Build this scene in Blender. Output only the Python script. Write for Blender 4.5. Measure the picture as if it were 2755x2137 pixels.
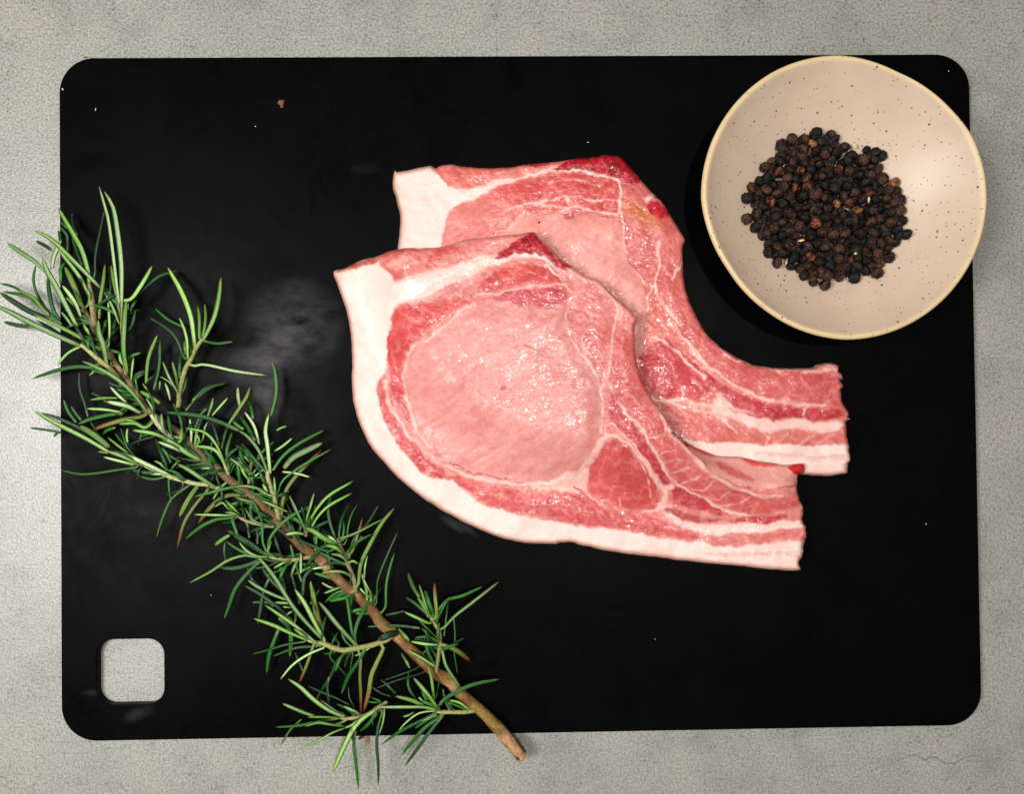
import bpy, bmesh, math, random
import numpy as np
from mathutils import Vector, Matrix, Euler

for o in list(bpy.data.objects):
    bpy.data.objects.remove(o)
SC = bpy.context.scene
COL = SC.collection
random.seed(7)
RNG = np.random.default_rng(11)

# ------------------------------------------------------------------ camera
PW, PH = 2755.0, 2137.0                      # size of the photograph the measurements refer to
FOC = 2292.545                               # focal length in those pixels (62 degrees across)
CAM = np.array([-0.01063423, -0.00717378, 0.36667003])
ROT = (0.01500063, -0.01715382, -0.01145105)
cd = bpy.data.cameras.new('camera')
cam = bpy.data.objects.new('camera', cd)
COL.objects.link(cam)
cam.location = CAM
cam.rotation_euler = ROT
cd.sensor_fit = 'HORIZONTAL'
cd.sensor_width = 36.0
cd.lens = 36.0 * FOC / PW
cd.clip_start = 0.01
cd.clip_end = 50
SC.camera = cam

# ------------------------------------------------------------------ world, lamps, exposure
w = bpy.data.worlds.new('World')
SC.world = w
w.use_nodes = True
bg = w.node_tree.nodes['Background']
bg.inputs[0].default_value = (1.0, 0.97, 0.92, 1)
bg.inputs[1].default_value = 0.18


def lamp(name, loc, target, size, power, col):
    ld = bpy.data.lights.new(name, 'AREA')
    ld.shape = 'DISK'
    ld.size = size
    ld.energy = power
    ld.color = col
    o = bpy.data.objects.new(name, ld)
    COL.objects.link(o)
    o.location = loc
    d = Vector(target) - Vector(loc)
    o.rotation_euler = d.to_track_quat('-Z', 'Y').to_euler()
    return o


lamp('key_lamp', (-0.42, -0.01, 0.72), (-0.05, 0.0, 0.0), 0.32, 5.6, (1.0, 0.99, 0.975))
lamp('ceiling_lamp', (0.17, 0.05, 1.75), (0.03, 0.0, 0.0), 0.07, 11.5, (1.0, 0.96, 0.90))

SC.view_settings.view_transform = 'Standard'
SC.view_settings.look = 'None'
SC.view_settings.exposure = 0.07
SC.view_settings.gamma = 1.0
SC.render.engine = 'CYCLES'

# ------------------------------------------------------------------ measuring helpers
_R = np.array(Euler(ROT, 'XYZ').to_matrix())


def up(px, py, z):
    """point of the place, z metres above the table, seen at photo position (px, py)"""
    px = np.asarray(px, float)
    py = np.asarray(py, float)
    z = np.asarray(z, float) + 0 * px
    q = np.stack([(px - PW / 2) / FOC, -(py - PH / 2) / FOC, -np.ones_like(px)], -1)
    d = q @ _R.T
    t = (z - CAM[2]) / d[..., 2]
    return CAM + d * t[..., None]


def lin(c):
    c = np.asarray(c, float) / 255.0
    return np.where(c <= 0.04045, c / 12.92, ((c + 0.055) / 1.055) ** 2.4)


ZOOM = {'M1': (860, 380, 2.1), 'M2': (860, 780, 2.117), 'M3': (1460, 880, 2.42),
        'N1': (0, 480, 4.235), 'N2': (0, 800, 4.235), 'N3': (350, 680, 4.235), 'N4': (60, 1040, 4.235),
        'N5': (420, 960, 3.529), 'P1': (400, 1240, 4.235), 'P2': (720, 1260, 4.235), 'P3': (500, 1480, 4.235),
        'P4': (640, 1540, 4.235), 'P5': (1000, 1520, 4.033), 'P6': (720, 1780, 4.84), 'P7': (1030, 1780, 4.745),
        'Q': (1960, 320, 3.529), 'D': (0, 0, 0.79274), 'B': (1860, 120, 2.0655)}


def pts(s, z0='M1'):
    """'M1 x,y x,y M2 x,y' -> photo coordinates"""
    out = []
    z = z0
    for tok in s.split():
        if tok in ZOOM:
            z = tok
            continue
        x, y = tok.split(',')
        ox, oy, sc = ZOOM[z]
        out.append((ox + float(x) / sc, oy + float(y) / sc))
    return np.array(out)


def spline(P, n=4, closed=False):
    P = np.asarray(P, float)
    m = len(P)
    out = []
    rng = range(m) if closed else range(m - 1)
    for i in rng:
        if closed:
            a, b, c, d = P[(i - 1) % m], P[i], P[(i + 1) % m], P[(i + 2) % m]
        else:
            a = P[i - 1] if i > 0 else 2 * P[0] - P[1]
            b, c = P[i], P[i + 1]
            d = P[i + 2] if i + 2 < m else 2 * P[-1] - P[-2]
        for k in range(n):
            t = k / n
            out.append(0.5 * ((2 * b) + (-a + c) * t + (2 * a - 5 * b + 4 * c - d) * t * t +
                              (-a + 3 * b - 3 * c + d) * t ** 3))
    if not closed:
        out.append(P[-1])
    return np.array(out)


def smooth(e0, e1, x):
    t = np.clip((x - e0) / (e1 - e0), 0, 1)
    return t * t * (3 - 2 * t)


def vnoise(x, y, seed):
    r = np.random.default_rng(seed)
    L = r.random((256, 256))
    xi = np.floor(x).astype(int)
    yi = np.floor(y).astype(int)
    fx = x - xi
    fy = y - yi
    fx = fx * fx * (3 - 2 * fx)
    fy = fy * fy * (3 - 2 * fy)
    a = L[xi & 255, yi & 255]
    b = L[(xi + 1) & 255, yi & 255]
    c = L[xi & 255, (yi + 1) & 255]
    d = L[(xi + 1) & 255, (yi + 1) & 255]
    return (a * (1 - fx) + b * fx) * (1 - fy) + (c * (1 - fx) + d * fx) * fy


def fbm(x, y, scale, seed, octv=4, ang=0.0, stretch=1.0):
    ca, sa = math.cos(ang), math.sin(ang)
    u = (x * ca + y * sa) / (scale * stretch)
    v = (-x * sa + y * ca) / scale
    s = 0
    a = 0.5
    tot = 0
    for k in range(octv):
        s = s + a * vnoise(u + 17.3 * k, v + 5.1 * k, seed + k)
        tot += a
        a *= 0.5
        u = u * 2.03
        v = v * 2.03
    return s / tot - 0.5


def seg_dist(X, Y, P, closed):
    """distance to a polyline plus, when closed, the inside mask"""
    P = np.asarray(P)
    D = np.full(X.shape, 1e12)
    ins = np.zeros(X.shape, bool)
    n = len(P)
    for i in range(n if closed else n - 1):
        x0, y0 = P[i]
        x1, y1 = P[(i + 1) % n]
        dx, dy = x1 - x0, y1 - y0
        l2 = dx * dx + dy * dy + 1e-12
        t = np.clip(((X - x0) * dx + (Y - y0) * dy) / l2, 0, 1)
        D = np.minimum(D, (X - x0 - t * dx) ** 2 + (Y - y0 - t * dy) ** 2)
        if closed and y0 != y1:
            c = ((y0 > Y) != (y1 > Y)) & (X < (x1 - x0) * (Y - y0) / (y1 - y0) + x0)
            ins ^= c
    D = np.sqrt(D)
    return (np.where(ins, D, -D)) if closed else D


# ------------------------------------------------------------------ mesh helpers
def tag(o, label=None, cat=None, group=None, kind=None):
    if label:
        o['label'] = label
    if cat:
        o['category'] = cat
    if group:
        o['group'] = group
    if kind:
        o['kind'] = kind
    return o


def empty(name, loc):
    o = bpy.data.objects.new(name, None)
    o.empty_display_size = 0.01
    COL.objects.link(o)
    o.location = loc
    return o


def mesh_obj(name, V, F, mat, parent=None, col=None, wet=None, normals=None, smoothf=True, extra=None):
    """V in metres in the place; the object sits on its parent's origin"""
    me = bpy.data.meshes.new(name)
    V = np.asarray(V, float)
    off = np.zeros(3)
    if parent is not None:
        q = parent
        while q is not None:
            off = off + np.array(q.location)
            q = q.parent
    me.from_pydata((V - off).tolist(), [], F if isinstance(F, list) else F.tolist())
    if smoothf:
        me.polygons.foreach_set('use_smooth', np.ones(len(me.polygons), bool))
    if col is not None:
        a = me.color_attributes.new('Col', 'FLOAT_COLOR', 'POINT')
        c4 = np.concatenate([np.asarray(col, float), np.ones((len(V), 1))], 1)
        a.data.foreach_set('color', c4.astype(np.float32).ravel())
    if wet is not None:
        a = me.attributes.new('wet', 'FLOAT', 'POINT')
        a.data.foreach_set('value', np.asarray(wet, np.float32))
    if normals is not None:
        me.normals_split_custom_set_from_vertices(np.asarray(normals, float).tolist())
    me.update()
    if mat is not None:
        me.materials.append(mat)
    o = bpy.data.objects.new(name, me)
    COL.objects.link(o)
    o.parent = parent
    return o


def tube(path, rad, nseg=10, cap=True, squash=1.0, jitter=0.0, seed=0):
    path = np.asarray(path, float)
    rad = np.asarray(rad, float)
    r = np.random.default_rng(seed)
    n = len(path)
    tan = np.gradient(path, axis=0)
    tan /= np.linalg.norm(tan, axis=1)[:, None] + 1e-12
    V = []
    for i in range(n):
        t = tan[i]
        s = np.cross(t, [0, 0, 1.0])
        s /= np.linalg.norm(s) + 1e-9
        u = np.cross(s, t)
        for k in range(nseg):
            a = 2 * math.pi * k / nseg
            rr = rad[i] * (1 + jitter * (r.random() - 0.5))
            V.append(path[i] + rr * (math.cos(a) * s + squash * math.sin(a) * u))
    F = []
    for i in range(n - 1):
        for k in range(nseg):
            k2 = (k + 1) % nseg
            F.append([i * nseg + k, i * nseg + k2, (i + 1) * nseg + k2, (i + 1) * nseg + k])
    if cap:
        F.append(list(range(nseg))[::-1])
        F.append([(n - 1) * nseg + k for k in range(nseg)])
    return np.array(V), F


# ------------------------------------------------------------------ materials
def newmat(name):
    m = bpy.data.materials.new(name)
    m.use_nodes = True
    nt = m.node_tree
    b = nt.nodes['Principled BSDF']
    return m, nt, b


def N(nt, t, **kw):
    n = nt.nodes.new(t)
    for k, v in kw.items():
        if k.startswith('i_'):
            key = k[2:]
            key = int(key) if key.isdigit() else key.replace('_', ' ')
            n.inputs[key].default_value = v
        else:
            setattr(n, k, v)
    return n


def math_node(nt, op, a, b=None, clamp=False):
    n = nt.nodes.new('ShaderNodeMath')
    n.operation = op
    n.use_clamp = clamp
    for i, v in enumerate((a, b)):
        if v is None:
            continue
        if isinstance(v, (int, float)):
            n.inputs[i].default_value = v
        else:
            nt.links.new(v, n.inputs[i])
    return n.outputs[0]


def mixc(nt, fac, a, b, mode='MIX'):
    n = nt.nodes.new('ShaderNodeMix')
    n.data_type = 'RGBA'
    n.blend_type = mode
    for sock, v in ((n.inputs[0], fac), (n.inputs[6], a), (n.inputs[7], b)):
        if isinstance(v, (int, float)):
            sock.default_value = v
        elif isinstance(v, tuple):
            sock.default_value = v
        else:
            nt.links.new(v, sock)
    return n.outputs[2]


def ramp(nt, fac, stops):
    r = nt.nodes.new('ShaderNodeValToRGB')
    e = r.color_ramp.elements
    while len(e) < len(stops):
        e.new(0.5)
    for i, (p, c) in enumerate(stops):
        e[i].position = p
        e[i].color = c if isinstance(c, tuple) else (c, c, c, 1)
    nt.links.new(fac, r.inputs[0])
    return r.outputs[0]


def noise(nt, vec, scale, detail=3, rough=0.5, dist=0.0):
    n = N(nt, 'ShaderNodeTexNoise')
    n.inputs['Scale'].default_value = scale
    n.inputs['Detail'].default_value = detail
    n.inputs['Roughness'].default_value = rough
    n.inputs['Distortion'].default_value = dist
    nt.links.new(vec, n.inputs['Vector'])
    return n.outputs['Fac']


def bump(nt, h, strength, dist, prev=None):
    n = N(nt, 'ShaderNodeBump')
    n.inputs['Strength'].default_value = strength
    n.inputs['Distance'].default_value = dist
    nt.links.new(h, n.inputs['Height'])
    if prev is not None:
        nt.links.new(prev, n.inputs['Normal'])
    return n.outputs[0]


def rgba(c):
    l = lin(c)
    return (float(l[0]), float(l[1]), float(l[2]), 1)


def mat_table():
    m, nt, b = newmat('grey_concrete_laminate')
    co = N(nt, 'ShaderNodeTexCoord').outputs['Object']
    big = noise(nt, co, 9, 5, 0.6)
    mid = noise(nt, co, 32, 6, 0.7)
    fine = noise(nt, co, 1300, 2, 0.6)
    grain = noise(nt, co, 1050, 3, 0.75)
    pit = noise(nt, co, 620, 4, 0.75, 0.3)
    zone = noise(nt, co, 70, 4, 0.7)
    c = ramp(nt, big, [(0.3, rgba((145, 146, 138))), (0.55, rgba((157, 155, 147))), (0.75, rgba((148, 149, 143)))])
    c2 = ramp(nt, mid, [(0.30, (0.66, 0.67, 0.65, 1)), (0.5, (1, 1, 1, 1)), (0.72, (1.10, 1.09, 1.08, 1))])
    c = mixc(nt, 0.7, c, c2, 'MULTIPLY')
    g = ramp(nt, grain, [(0.36, (0.48, 0.47, 0.45, 1)), (0.5, (1, 1, 1, 1)), (0.64, (1.38, 1.38, 1.38, 1))])
    c = mixc(nt, 0.8, c, g, 'MULTIPLY')
    pz = math_node(nt, 'ADD', pit, math_node(nt, 'MULTIPLY', zone, 0.35))
    p = ramp(nt, pz, [(0.50, (0.40, 0.38, 0.34, 1)), (0.60, (1, 1, 1, 1))])
    c = mixc(nt, 0.8, c, p, 'MULTIPLY')
    nt.links.new(c, b.inputs['Base Color'])
    r = ramp(nt, fine, [(0.3, 0.28), (0.7, 0.42)])
    nt.links.new(r, b.inputs['Roughness'])
    b.inputs['Specular IOR Level'].default_value = 0.8
    nb = bump(nt, grain, 0.35, 0.0003)
    nb = bump(nt, fine, 0.4, 0.0002, nb)
    nt.links.new(nb, b.inputs['Normal'])
    return m


def mat_board(smudges_and_sheen):
    m, nt, b = newmat('black_board_plastic')
    geo = N(nt, 'ShaderNodeNewGeometry').outputs['Position']
    mask = None
    wp = N(nt, 'ShaderNodeMapping', vector_type='POINT')
    wp.inputs['Rotation'].default_value = (0, 0, math.radians(-40))
    wp.inputs['Scale'].default_value = (0.45, 1.0, 1.0)
    nt.links.new(geo, wp.inputs['Vector'])
    wn = noise(nt, geo, 45, 4, 0.55)
    wf = noise(nt, wp.outputs[0], 190, 6, 0.65, 0.25)
    cloud = math_node(nt, 'ADD', math_node(nt, 'MULTIPLY', wn, 0.5), math_node(nt, 'MULTIPLY', wf, 0.5))
    for (x, y, rx, ry, ang, amp) in smudges_and_sheen:  # smudge film, its grey boosted to paint in the board's sheen too
        mp = N(nt, 'ShaderNodeMapping', vector_type='TEXTURE')
        mp.inputs['Location'].default_value = (x, y, 0)
        mp.inputs['Rotation'].default_value = (0, 0, ang)
        mp.inputs['Scale'].default_value = (rx, ry, 1)
        nt.links.new(geo, mp.inputs['Vector'])
        ln = N(nt, 'ShaderNodeVectorMath', operation='LENGTH')
        sx = N(nt, 'ShaderNodeVectorMath', operation='MULTIPLY')
        sx.inputs[1].default_value = (1, 1, 0)
        nt.links.new(mp.outputs[0], sx.inputs[0])
        nt.links.new(sx.outputs[0], ln.inputs[0])
        fall = math_node(nt, 'SUBTRACT', 1.0, ln.outputs['Value'], True)
        v = math_node(nt, 'MULTIPLY', fall, amp)
        mask = v if mask is None else math_node(nt, 'ADD', mask, v)
    cl = ramp(nt, cloud, [(0.36, 0.0), (0.70, 1.0)])
    mask = math_node(nt, 'MULTIPLY', math_node(nt, 'MULTIPLY', mask, cl), 1.05)
    base = ramp(nt, noise(nt, geo, 16, 4, 0.6), [(0.3, (0.0007, 0.0007, 0.0008, 1)), (0.7, (0.0016, 0.0015, 0.0016, 1))])
    c = mixc(nt, mask, base, (0.33, 0.32, 0.33, 1))
    nt.links.new(c, b.inputs['Base Color'])
    r = ramp(nt, noise(nt, geo, 38, 6, 0.66, 0.8), [(0.30, 0.26), (0.70, 0.56)])
    nt.links.new(r, b.inputs['Roughness'])
    b.inputs['Specular IOR Level'].default_value = 0.032
    nt.links.new(bump(nt, noise(nt, geo, 1500, 2, 0.6), 0.12, 0.0002), b.inputs['Normal'])
    return m


def mat_meat():
    m, nt, b = newmat('raw_pork')
    geo = N(nt, 'ShaderNodeNewGeometry').outputs['Position']
    at = N(nt, 'ShaderNodeAttribute', attribute_name='Col').outputs['Color']
    wet = N(nt, 'ShaderNodeAttribute', attribute_name='wet').outputs['Fac']
    n1 = noise(nt, geo, 800, 4, 0.7, 0.4)
    n2 = noise(nt, geo, 1900, 3, 0.65)
    n3 = noise(nt, geo, 300, 4, 0.6, 0.6)
    film = noise(nt, geo, 120, 3, 0.6)
    tint = ramp(nt, n1, [(0.30, (0.88, 0.70, 0.70, 1)), (0.47, (1, 1, 1, 1)), (0.68, (1.08, 1.30, 1.28, 1))])
    tint2 = ramp(nt, n2, [(0.36, (0.90, 0.80, 0.80, 1)), (0.5, (1, 1, 1, 1)), (0.66, (1.06, 1.2, 1.2, 1))])
    tint = mixc(nt, 0.8, tint, tint2, 'MULTIPLY')
    c = mixc(nt, wet, mixc(nt, 0.12, at, tint, 'MULTIPLY'), mixc(nt, 0.85, at, tint, 'MULTIPLY'))
    nt.links.new(c, b.inputs['Base Color'])
    rr = N(nt, 'ShaderNodeMapRange')
    nt.links.new(wet, rr.inputs[0])
    rr.inputs[3].default_value = 0.42
    rr.inputs[4].default_value = 0.36
    nt.links.new(rr.outputs[0], b.inputs['Roughness'])
    b.subsurface_method = 'BURLEY'
    b.inputs['Subsurface Weight'].default_value = 0.4
    b.inputs['Subsurface Radius'].default_value = (1.0, 0.35, 0.25)
    b.inputs['Subsurface Scale'].default_value = 0.0016
    b.inputs['Specular IOR Level'].default_value = 0.4
    fl = ramp(nt, film, [(0.42, 0.06), (0.60, 1.0)])
    cw = math_node(nt, 'MULTIPLY', math_node(nt, 'POWER', wet, 1.5), math_node(nt, 'MULTIPLY', fl, 0.8))
    nt.links.new(cw, b.inputs['Coat Weight'])
    b.inputs['Coat Roughness'].default_value = 0.09
    s = N(nt, 'ShaderNodeMapRange')
    nt.links.new(wet, s.inputs[0])
    s.inputs[3].default_value = 0.22
    s.inputs[4].default_value = 0.75
    b1 = N(nt, 'ShaderNodeBump')
    b1.inputs['Distance'].default_value = 0.00050
    nt.links.new(s.outputs[0], b1.inputs['Strength'])
    mp = N(nt, 'ShaderNodeMapping', vector_type='POINT')
    mp.inputs['Rotation'].default_value = (0, 0, math.radians(-32))
    mp.inputs['Scale'].default_value = (0.26, 1.0, 1.0)
    nt.links.new(geo, mp.inputs['Vector'])
    g1 = noise(nt, mp.outputs[0], 900, 2.0, 0.5, 0.5)
    g2 = noise(nt, geo, 620, 1.5, 0.5, 0.3)
    hh = math_node(nt, 'ADD', math_node(nt, 'MULTIPLY', g1, 0.85), math_node(nt, 'MULTIPLY', g2, 0.28))
    nt.links.new(hh, b1.inputs['Height'])
    nt.links.new(b1.outputs[0], b.inputs['Normal'])
    nt.links.new(b1.outputs[0], b.inputs['Coat Normal'])
    return m


def mat_bowl():
    m, nt, b = newmat('speckled_stoneware')
    co = N(nt, 'ShaderNodeTexCoord').outputs['Object']
    at = N(nt, 'ShaderNodeAttribute', attribute_name='Col').outputs['Color']
    n1 = noise(nt, co, 60, 4, 0.6)
    tint = ramp(nt, n1, [(0.3, (0.93, 0.91, 0.90, 1)), (0.7, (1.04, 1.05, 1.05, 1))])
    c = mixc(nt, 0.8, at, tint, 'MULTIPLY')
    tot = None
    for sc, thr, keep in ((420, 0.26, 0.50), (800, 0.28, 0.66), (260, 0.17, 0.60)):
        v = N(nt, 'ShaderNodeTexVoronoi')
        v.inputs['Scale'].default_value = sc
        v.inputs['Randomness'].default_value = 1
        nt.links.new(co, v.inputs['Vector'])
        sep = N(nt, 'ShaderNodeSeparateColor')
        nt.links.new(v.outputs['Color'], sep.inputs[0])
        pick = math_node(nt, 'GREATER_THAN', math_node(nt, 'ADD', sep.outputs[0], math_node(nt, 'MULTIPLY', math_node(nt, 'SUBTRACT', noise(nt, co, 45, 2, 0.5), 0.5), 0.9)), keep)
        size = math_node(nt, 'MULTIPLY', sep.outputs[1], thr)
        d = math_node(nt, 'SUBTRACT', size, v.outputs['Distance'])
        d = math_node(nt, 'MULTIPLY', d, 14.0, True)
        d = math_node(nt, 'MULTIPLY', d, pick)
        tot = d if tot is None else math_node(nt, 'MAXIMUM', tot, d)
    tot = math_node(nt, 'MULTIPLY', tot, 0.85)
    c = mixc(nt, tot, c, (0.045, 0.032, 0.024, 1))
    nt.links.new(c, b.inputs['Base Color'])
    b.inputs['Roughness'].default_value = 0.42
    b.inputs['Specular IOR Level'].default_value = 0.5
    nt.links.new(bump(nt, noise(nt, co, 220, 3, 0.6), 0.10, 0.0006), b.inputs['Normal'])
    return m


def mat_vcol(name, rough, bs, sc, var=0.3, spec=0.4):
    m, nt, b = newmat(name)
    geo = N(nt, 'ShaderNodeNewGeometry').outputs['Position']
    at = N(nt, 'ShaderNodeAttribute', attribute_name='Col').outputs['Color']
    n1 = noise(nt, geo, sc, 4, 0.65)
    lo, hi = 1 - var, 1 + var
    tint = ramp(nt, n1, [(0.3, (lo, lo, lo, 1)), (0.7, (hi, hi, hi, 1))])
    nt.links.new(mixc(nt, 1.0, at, tint, 'MULTIPLY'), b.inputs['Base Color'])
    b.inputs['Roughness'].default_value = rough
    b.inputs['Specular IOR Level'].default_value = spec
    nt.links.new(bump(nt, n1, bs, 0.0006), b.inputs['Normal'])
    return m


def mat_pepper(name, c1, c2, c3):
    m, nt, b = newmat(name)
    co = N(nt, 'ShaderNodeNewGeometry').outputs['Position']
    rnd = N(nt, 'ShaderNodeObjectInfo').outputs['Random']
    n1 = noise(nt, co, 650, 4, 0.65, 0.6)
    rdg = N(nt, 'ShaderNodeAttribute', attribute_name='ridge').outputs['Fac']
    mx = math_node(nt, 'ADD', math_node(nt, 'MULTIPLY', n1, 0.4), math_node(nt, 'MULTIPLY', rdg, 0.6))
    c = ramp(nt, mx, [(0.33, rgba(c1)), (0.48, rgba(c2)), (0.68, rgba(c3))])  # black creases, browner ridges: cavity shade painted into the colour
    rv = ramp(nt, rnd, [(0.0, (0.45, 0.42, 0.42, 1)), (0.6, (0.9, 0.85, 0.8, 1)), (1.0, (1.25, 1.15, 1.05, 1))])
    c = mixc(nt, 1.0, c, rv, 'MULTIPLY')
    nt.links.new(c, b.inputs['Base Color'])
    b.inputs['Roughness'].default_value = 0.55
    b.inputs['Specular IOR Level'].default_value = 0.3
    nt.links.new(bump(nt, n1, 0.9, 0.0007), b.inputs['Normal'])
    return m


def mat_plain(name, c, rough=0.6, sc=800):
    m, nt, b = newmat(name)
    co = N(nt, 'ShaderNodeTexCoord').outputs['Object']
    n1 = noise(nt, co, sc, 3, 0.6)
    l = lin(c)
    nt.links.new(ramp(nt, n1, [(0.3, tuple(l * 0.75) + (1,)), (0.7, tuple(np.minimum(l * 1.15, 1)) + (1,))]),
                 b.inputs['Base Color'])
    b.inputs['Roughness'].default_value = rough
    nt.links.new(bump(nt, n1, 0.3, 0.0004), b.inputs['Normal'])
    return m


ZB = 0.004                                    # top of the board above the table

# ------------------------------------------------------------------ table
TABLE = mat_table()
t = mesh_obj('table_top', [(-1.2, -1.0, -0.03), (1.2, -1.0, -0.03), (1.2, 1.0, -0.03), (-1.2, 1.0, -0.03),
                           (-1.2, -1.0, 0), (1.2, -1.0, 0), (1.2, 1.0, 0), (-1.2, 1.0, 0)],
             [[3, 2, 1, 0], [4, 5, 6, 7], [0, 1, 5, 4], [1, 2, 6, 5], [2, 3, 7, 6], [3, 0, 4, 7]], TABLE, smoothf=False)
tag(t, 'grey mottled concrete-look table top under the board', kind='structure')
# fine wandering crack in the table at lower right
cz = lambda x, y: (2300 + x / 3.877, 1700 + y / 3.877)
ck = np.array([cz(*p) for p in ((380, 1345), (470, 1330), (560, 1300), (640, 1285), (680, 1320), (740, 1345), (790, 1312), (850, 1320),
                                (900, 1355), (970, 1375), (1050, 1370), (1110, 1335), (1180, 1305), (1260, 1300), (1340, 1320), (1390, 1355))])
ck = spline(ck, 4)
P = up(ck[:, 0], ck[:, 1], 0.00002)
wd = 0.00032 * (0.5 + RNG.random(len(P))) * np.sin(np.linspace(0.15, 3.0, len(P)))
tn = np.gradient(P, axis=0)
sd = np.stack([-tn[:, 1], tn[:, 0], 0 * tn[:, 0]], 1)
sd /= np.linalg.norm(sd, axis=1)[:, None]
V = np.concatenate([P + sd * wd[:, None], P - sd * wd[:, None]])
n = len(P)
mesh_obj('crack', V, [[i, i + 1, n + i + 1, n + i] for i in range(n - 1)], mat_plain('crack_dirt', (122, 118, 108), 0.9, 1500), t)

# ------------------------------------------------------------------ cutting board
BW, BH, BR = 0.39, 0.2890022, 0.0147


def rrect(cx, cy, wx, wy, r, z, n=14):
    out = []
    for (sx, sy, a0) in ((1, 1, 0), (-1, 1, 90), (-1, -1, 180), (1, -1, 270)):
        for k in range(n + 1):
            a = math.radians(a0 + 90 * k / n)
            out.append((cx + sx * (wx / 2 - r) + r * math.cos(a), cy + sy * (wy / 2 - r) + r * math.sin(a), z))
    return out


def px2w(dx, dy, z=ZB):
    return up(dx / 0.79274, dy / 0.79274, z)


hc = up(350.5, 1809, ZB)
k = (CAM[2] - ZB) / FOC
hw, hh_, hr = 177 * k, 173 * k, 43 * k
e = 0.0005
loops = []
for (wx, wy, r, z, hx, hy, hrr) in ((BW, BH, BR, 0.0, hw, hh_, hr), (BW, BH, BR, ZB - e, hw, hh_, hr),
                                    (BW - 0.6 * e, BH - 0.6 * e, BR, ZB - 0.3 * e, hw + 0.6 * e, hh_ + 0.6 * e, hr),
                                    (BW - 2 * e, BH - 2 * e, BR - e, ZB, hw + 2 * e, hh_ + 2 * e, hr + e)):
    loops.append((rrect(0, 0, wx, wy, r, z), rrect(hc[0], hc[1], hx, hy, hrr, z)))
bm = bmesh.new()
rings = []
for lo, li in loops:
    rings.append(([bm.verts.new(v) for v in lo], [bm.verts.new(v) for v in li]))
for a, b_ in zip(rings[:-1], rings[1:]):
    for s in (0, 1):
        m_ = len(a[s])
        for i in range(m_):
            j = (i + 1) % m_
            q = [a[s][i], a[s][j], b_[s][j], b_[s][i]]
            bm.faces.new(q if s == 0 else q[::-1])
for ring, flip in ((rings[-1], False), (rings[0], True)):
    ed = []
    for s in (0, 1):
        m_ = len(ring[s])
        for i in range(m_):
            a, b_ = ring[s][i], ring[s][(i + 1) % m_]
            ed.append(bm.edges.get((a, b_)) or bm.edges.new((a, b_)))
    bmesh.ops.triangle_fill(bm, use_beauty=True, edges=ed)
bmesh.ops.recalc_face_normals(bm, faces=bm.faces)
me = bpy.data.meshes.new('cutting_board')
bm.to_mesh(me)
bm.free()
board = bpy.data.objects.new('cutting_board', me)
COL.objects.link(board)
sm = []
for (dx, dy, rx, ry, a, amp) in ((625, 690, 120, 105, 0, 0.26), (555, 770, 100, 60, 20, 0.36), (565, 845, 48, 62, 0, 0.36),
                                 (660, 740, 70, 90, -20, 0.06), (300, 1520, 46, 18, 25, 0.10), (195, 1478, 26, 9, 0, 0.06),
                                 (965, 1118, 40, 12, -35, 0.14), (1000, 1130, 36, 9, -40, 0.12), (780, 360, 40, 14, 0, 0.04),
                                 (450, 600, 260, 260, 0, 0.012), (330, 1250, 260, 300, 0, 0.010), (820, 1220, 60, 50, 0, 0.02)):
    p = px2w(dx, dy)
    sm.append((float(p[0]), float(p[1]), rx * 0.0002, ry * 0.0002, math.radians(a), amp))
me.materials.append(mat_board(sm))
tag(board, 'large black plastic cutting board with rounded corners and square hanging hole', 'cutting board')

# ------------------------------------------------------------------ the two pork chops
MEAT = mat_meat()
FAT = (242, 211, 201)
PINK = (220, 128, 118)
MEMB = (240, 184, 174)
EYE = (229, 156, 148)
MID = (211, 80, 78)
DARK = (200, 72, 70)
RED = (164, 16, 30)

FRONT_OUT = pts('M1 80,735 140,720 200,690 260,664 330,648 385,624 450,613 495,602 560,605 640,600 700,590 800,562 900,546 1000,536 1100,526 1205,512 '
                '1238,546 1290,590 1360,660 1430,710 1500,760 1560,780 1610,820 1650,860 1700,905 1745,940 1780,983 1796,1000 1783,1040 1778,1100 1785,1200 '
                '1800,1280 1830,1370 1870,1440 1910,1500 1960,1570 2010,1640 M3 850,690 940,760 1040,810 1150,848 1290,855 1400,880 1500,895 1590,905 1640,900 '
                '1698,895 1710,915 1690,948 1655,968 1662,1050 1680,1130 1697,1190 1690,1240 1705,1300 1716,1350 1708,1400 1690,1440 1692,1490 1672,1540 1665,1588 '
                '1500,1580 1300,1560 1000,1530 700,1495 500,1472 420,1460 330,1435 240,1420 200,1405 100,1403 M2 1350,1447 1200,1447 1100,1430 1000,1400 880,1350 '
                '780,1300 680,1245 580,1180 480,1100 400,1020 330,940 290,890 250,810 215,720 195,640 185,560 183,480 187,400 183,330 178,260 165,170 145,90 120,20 M1 95,790')
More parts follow.
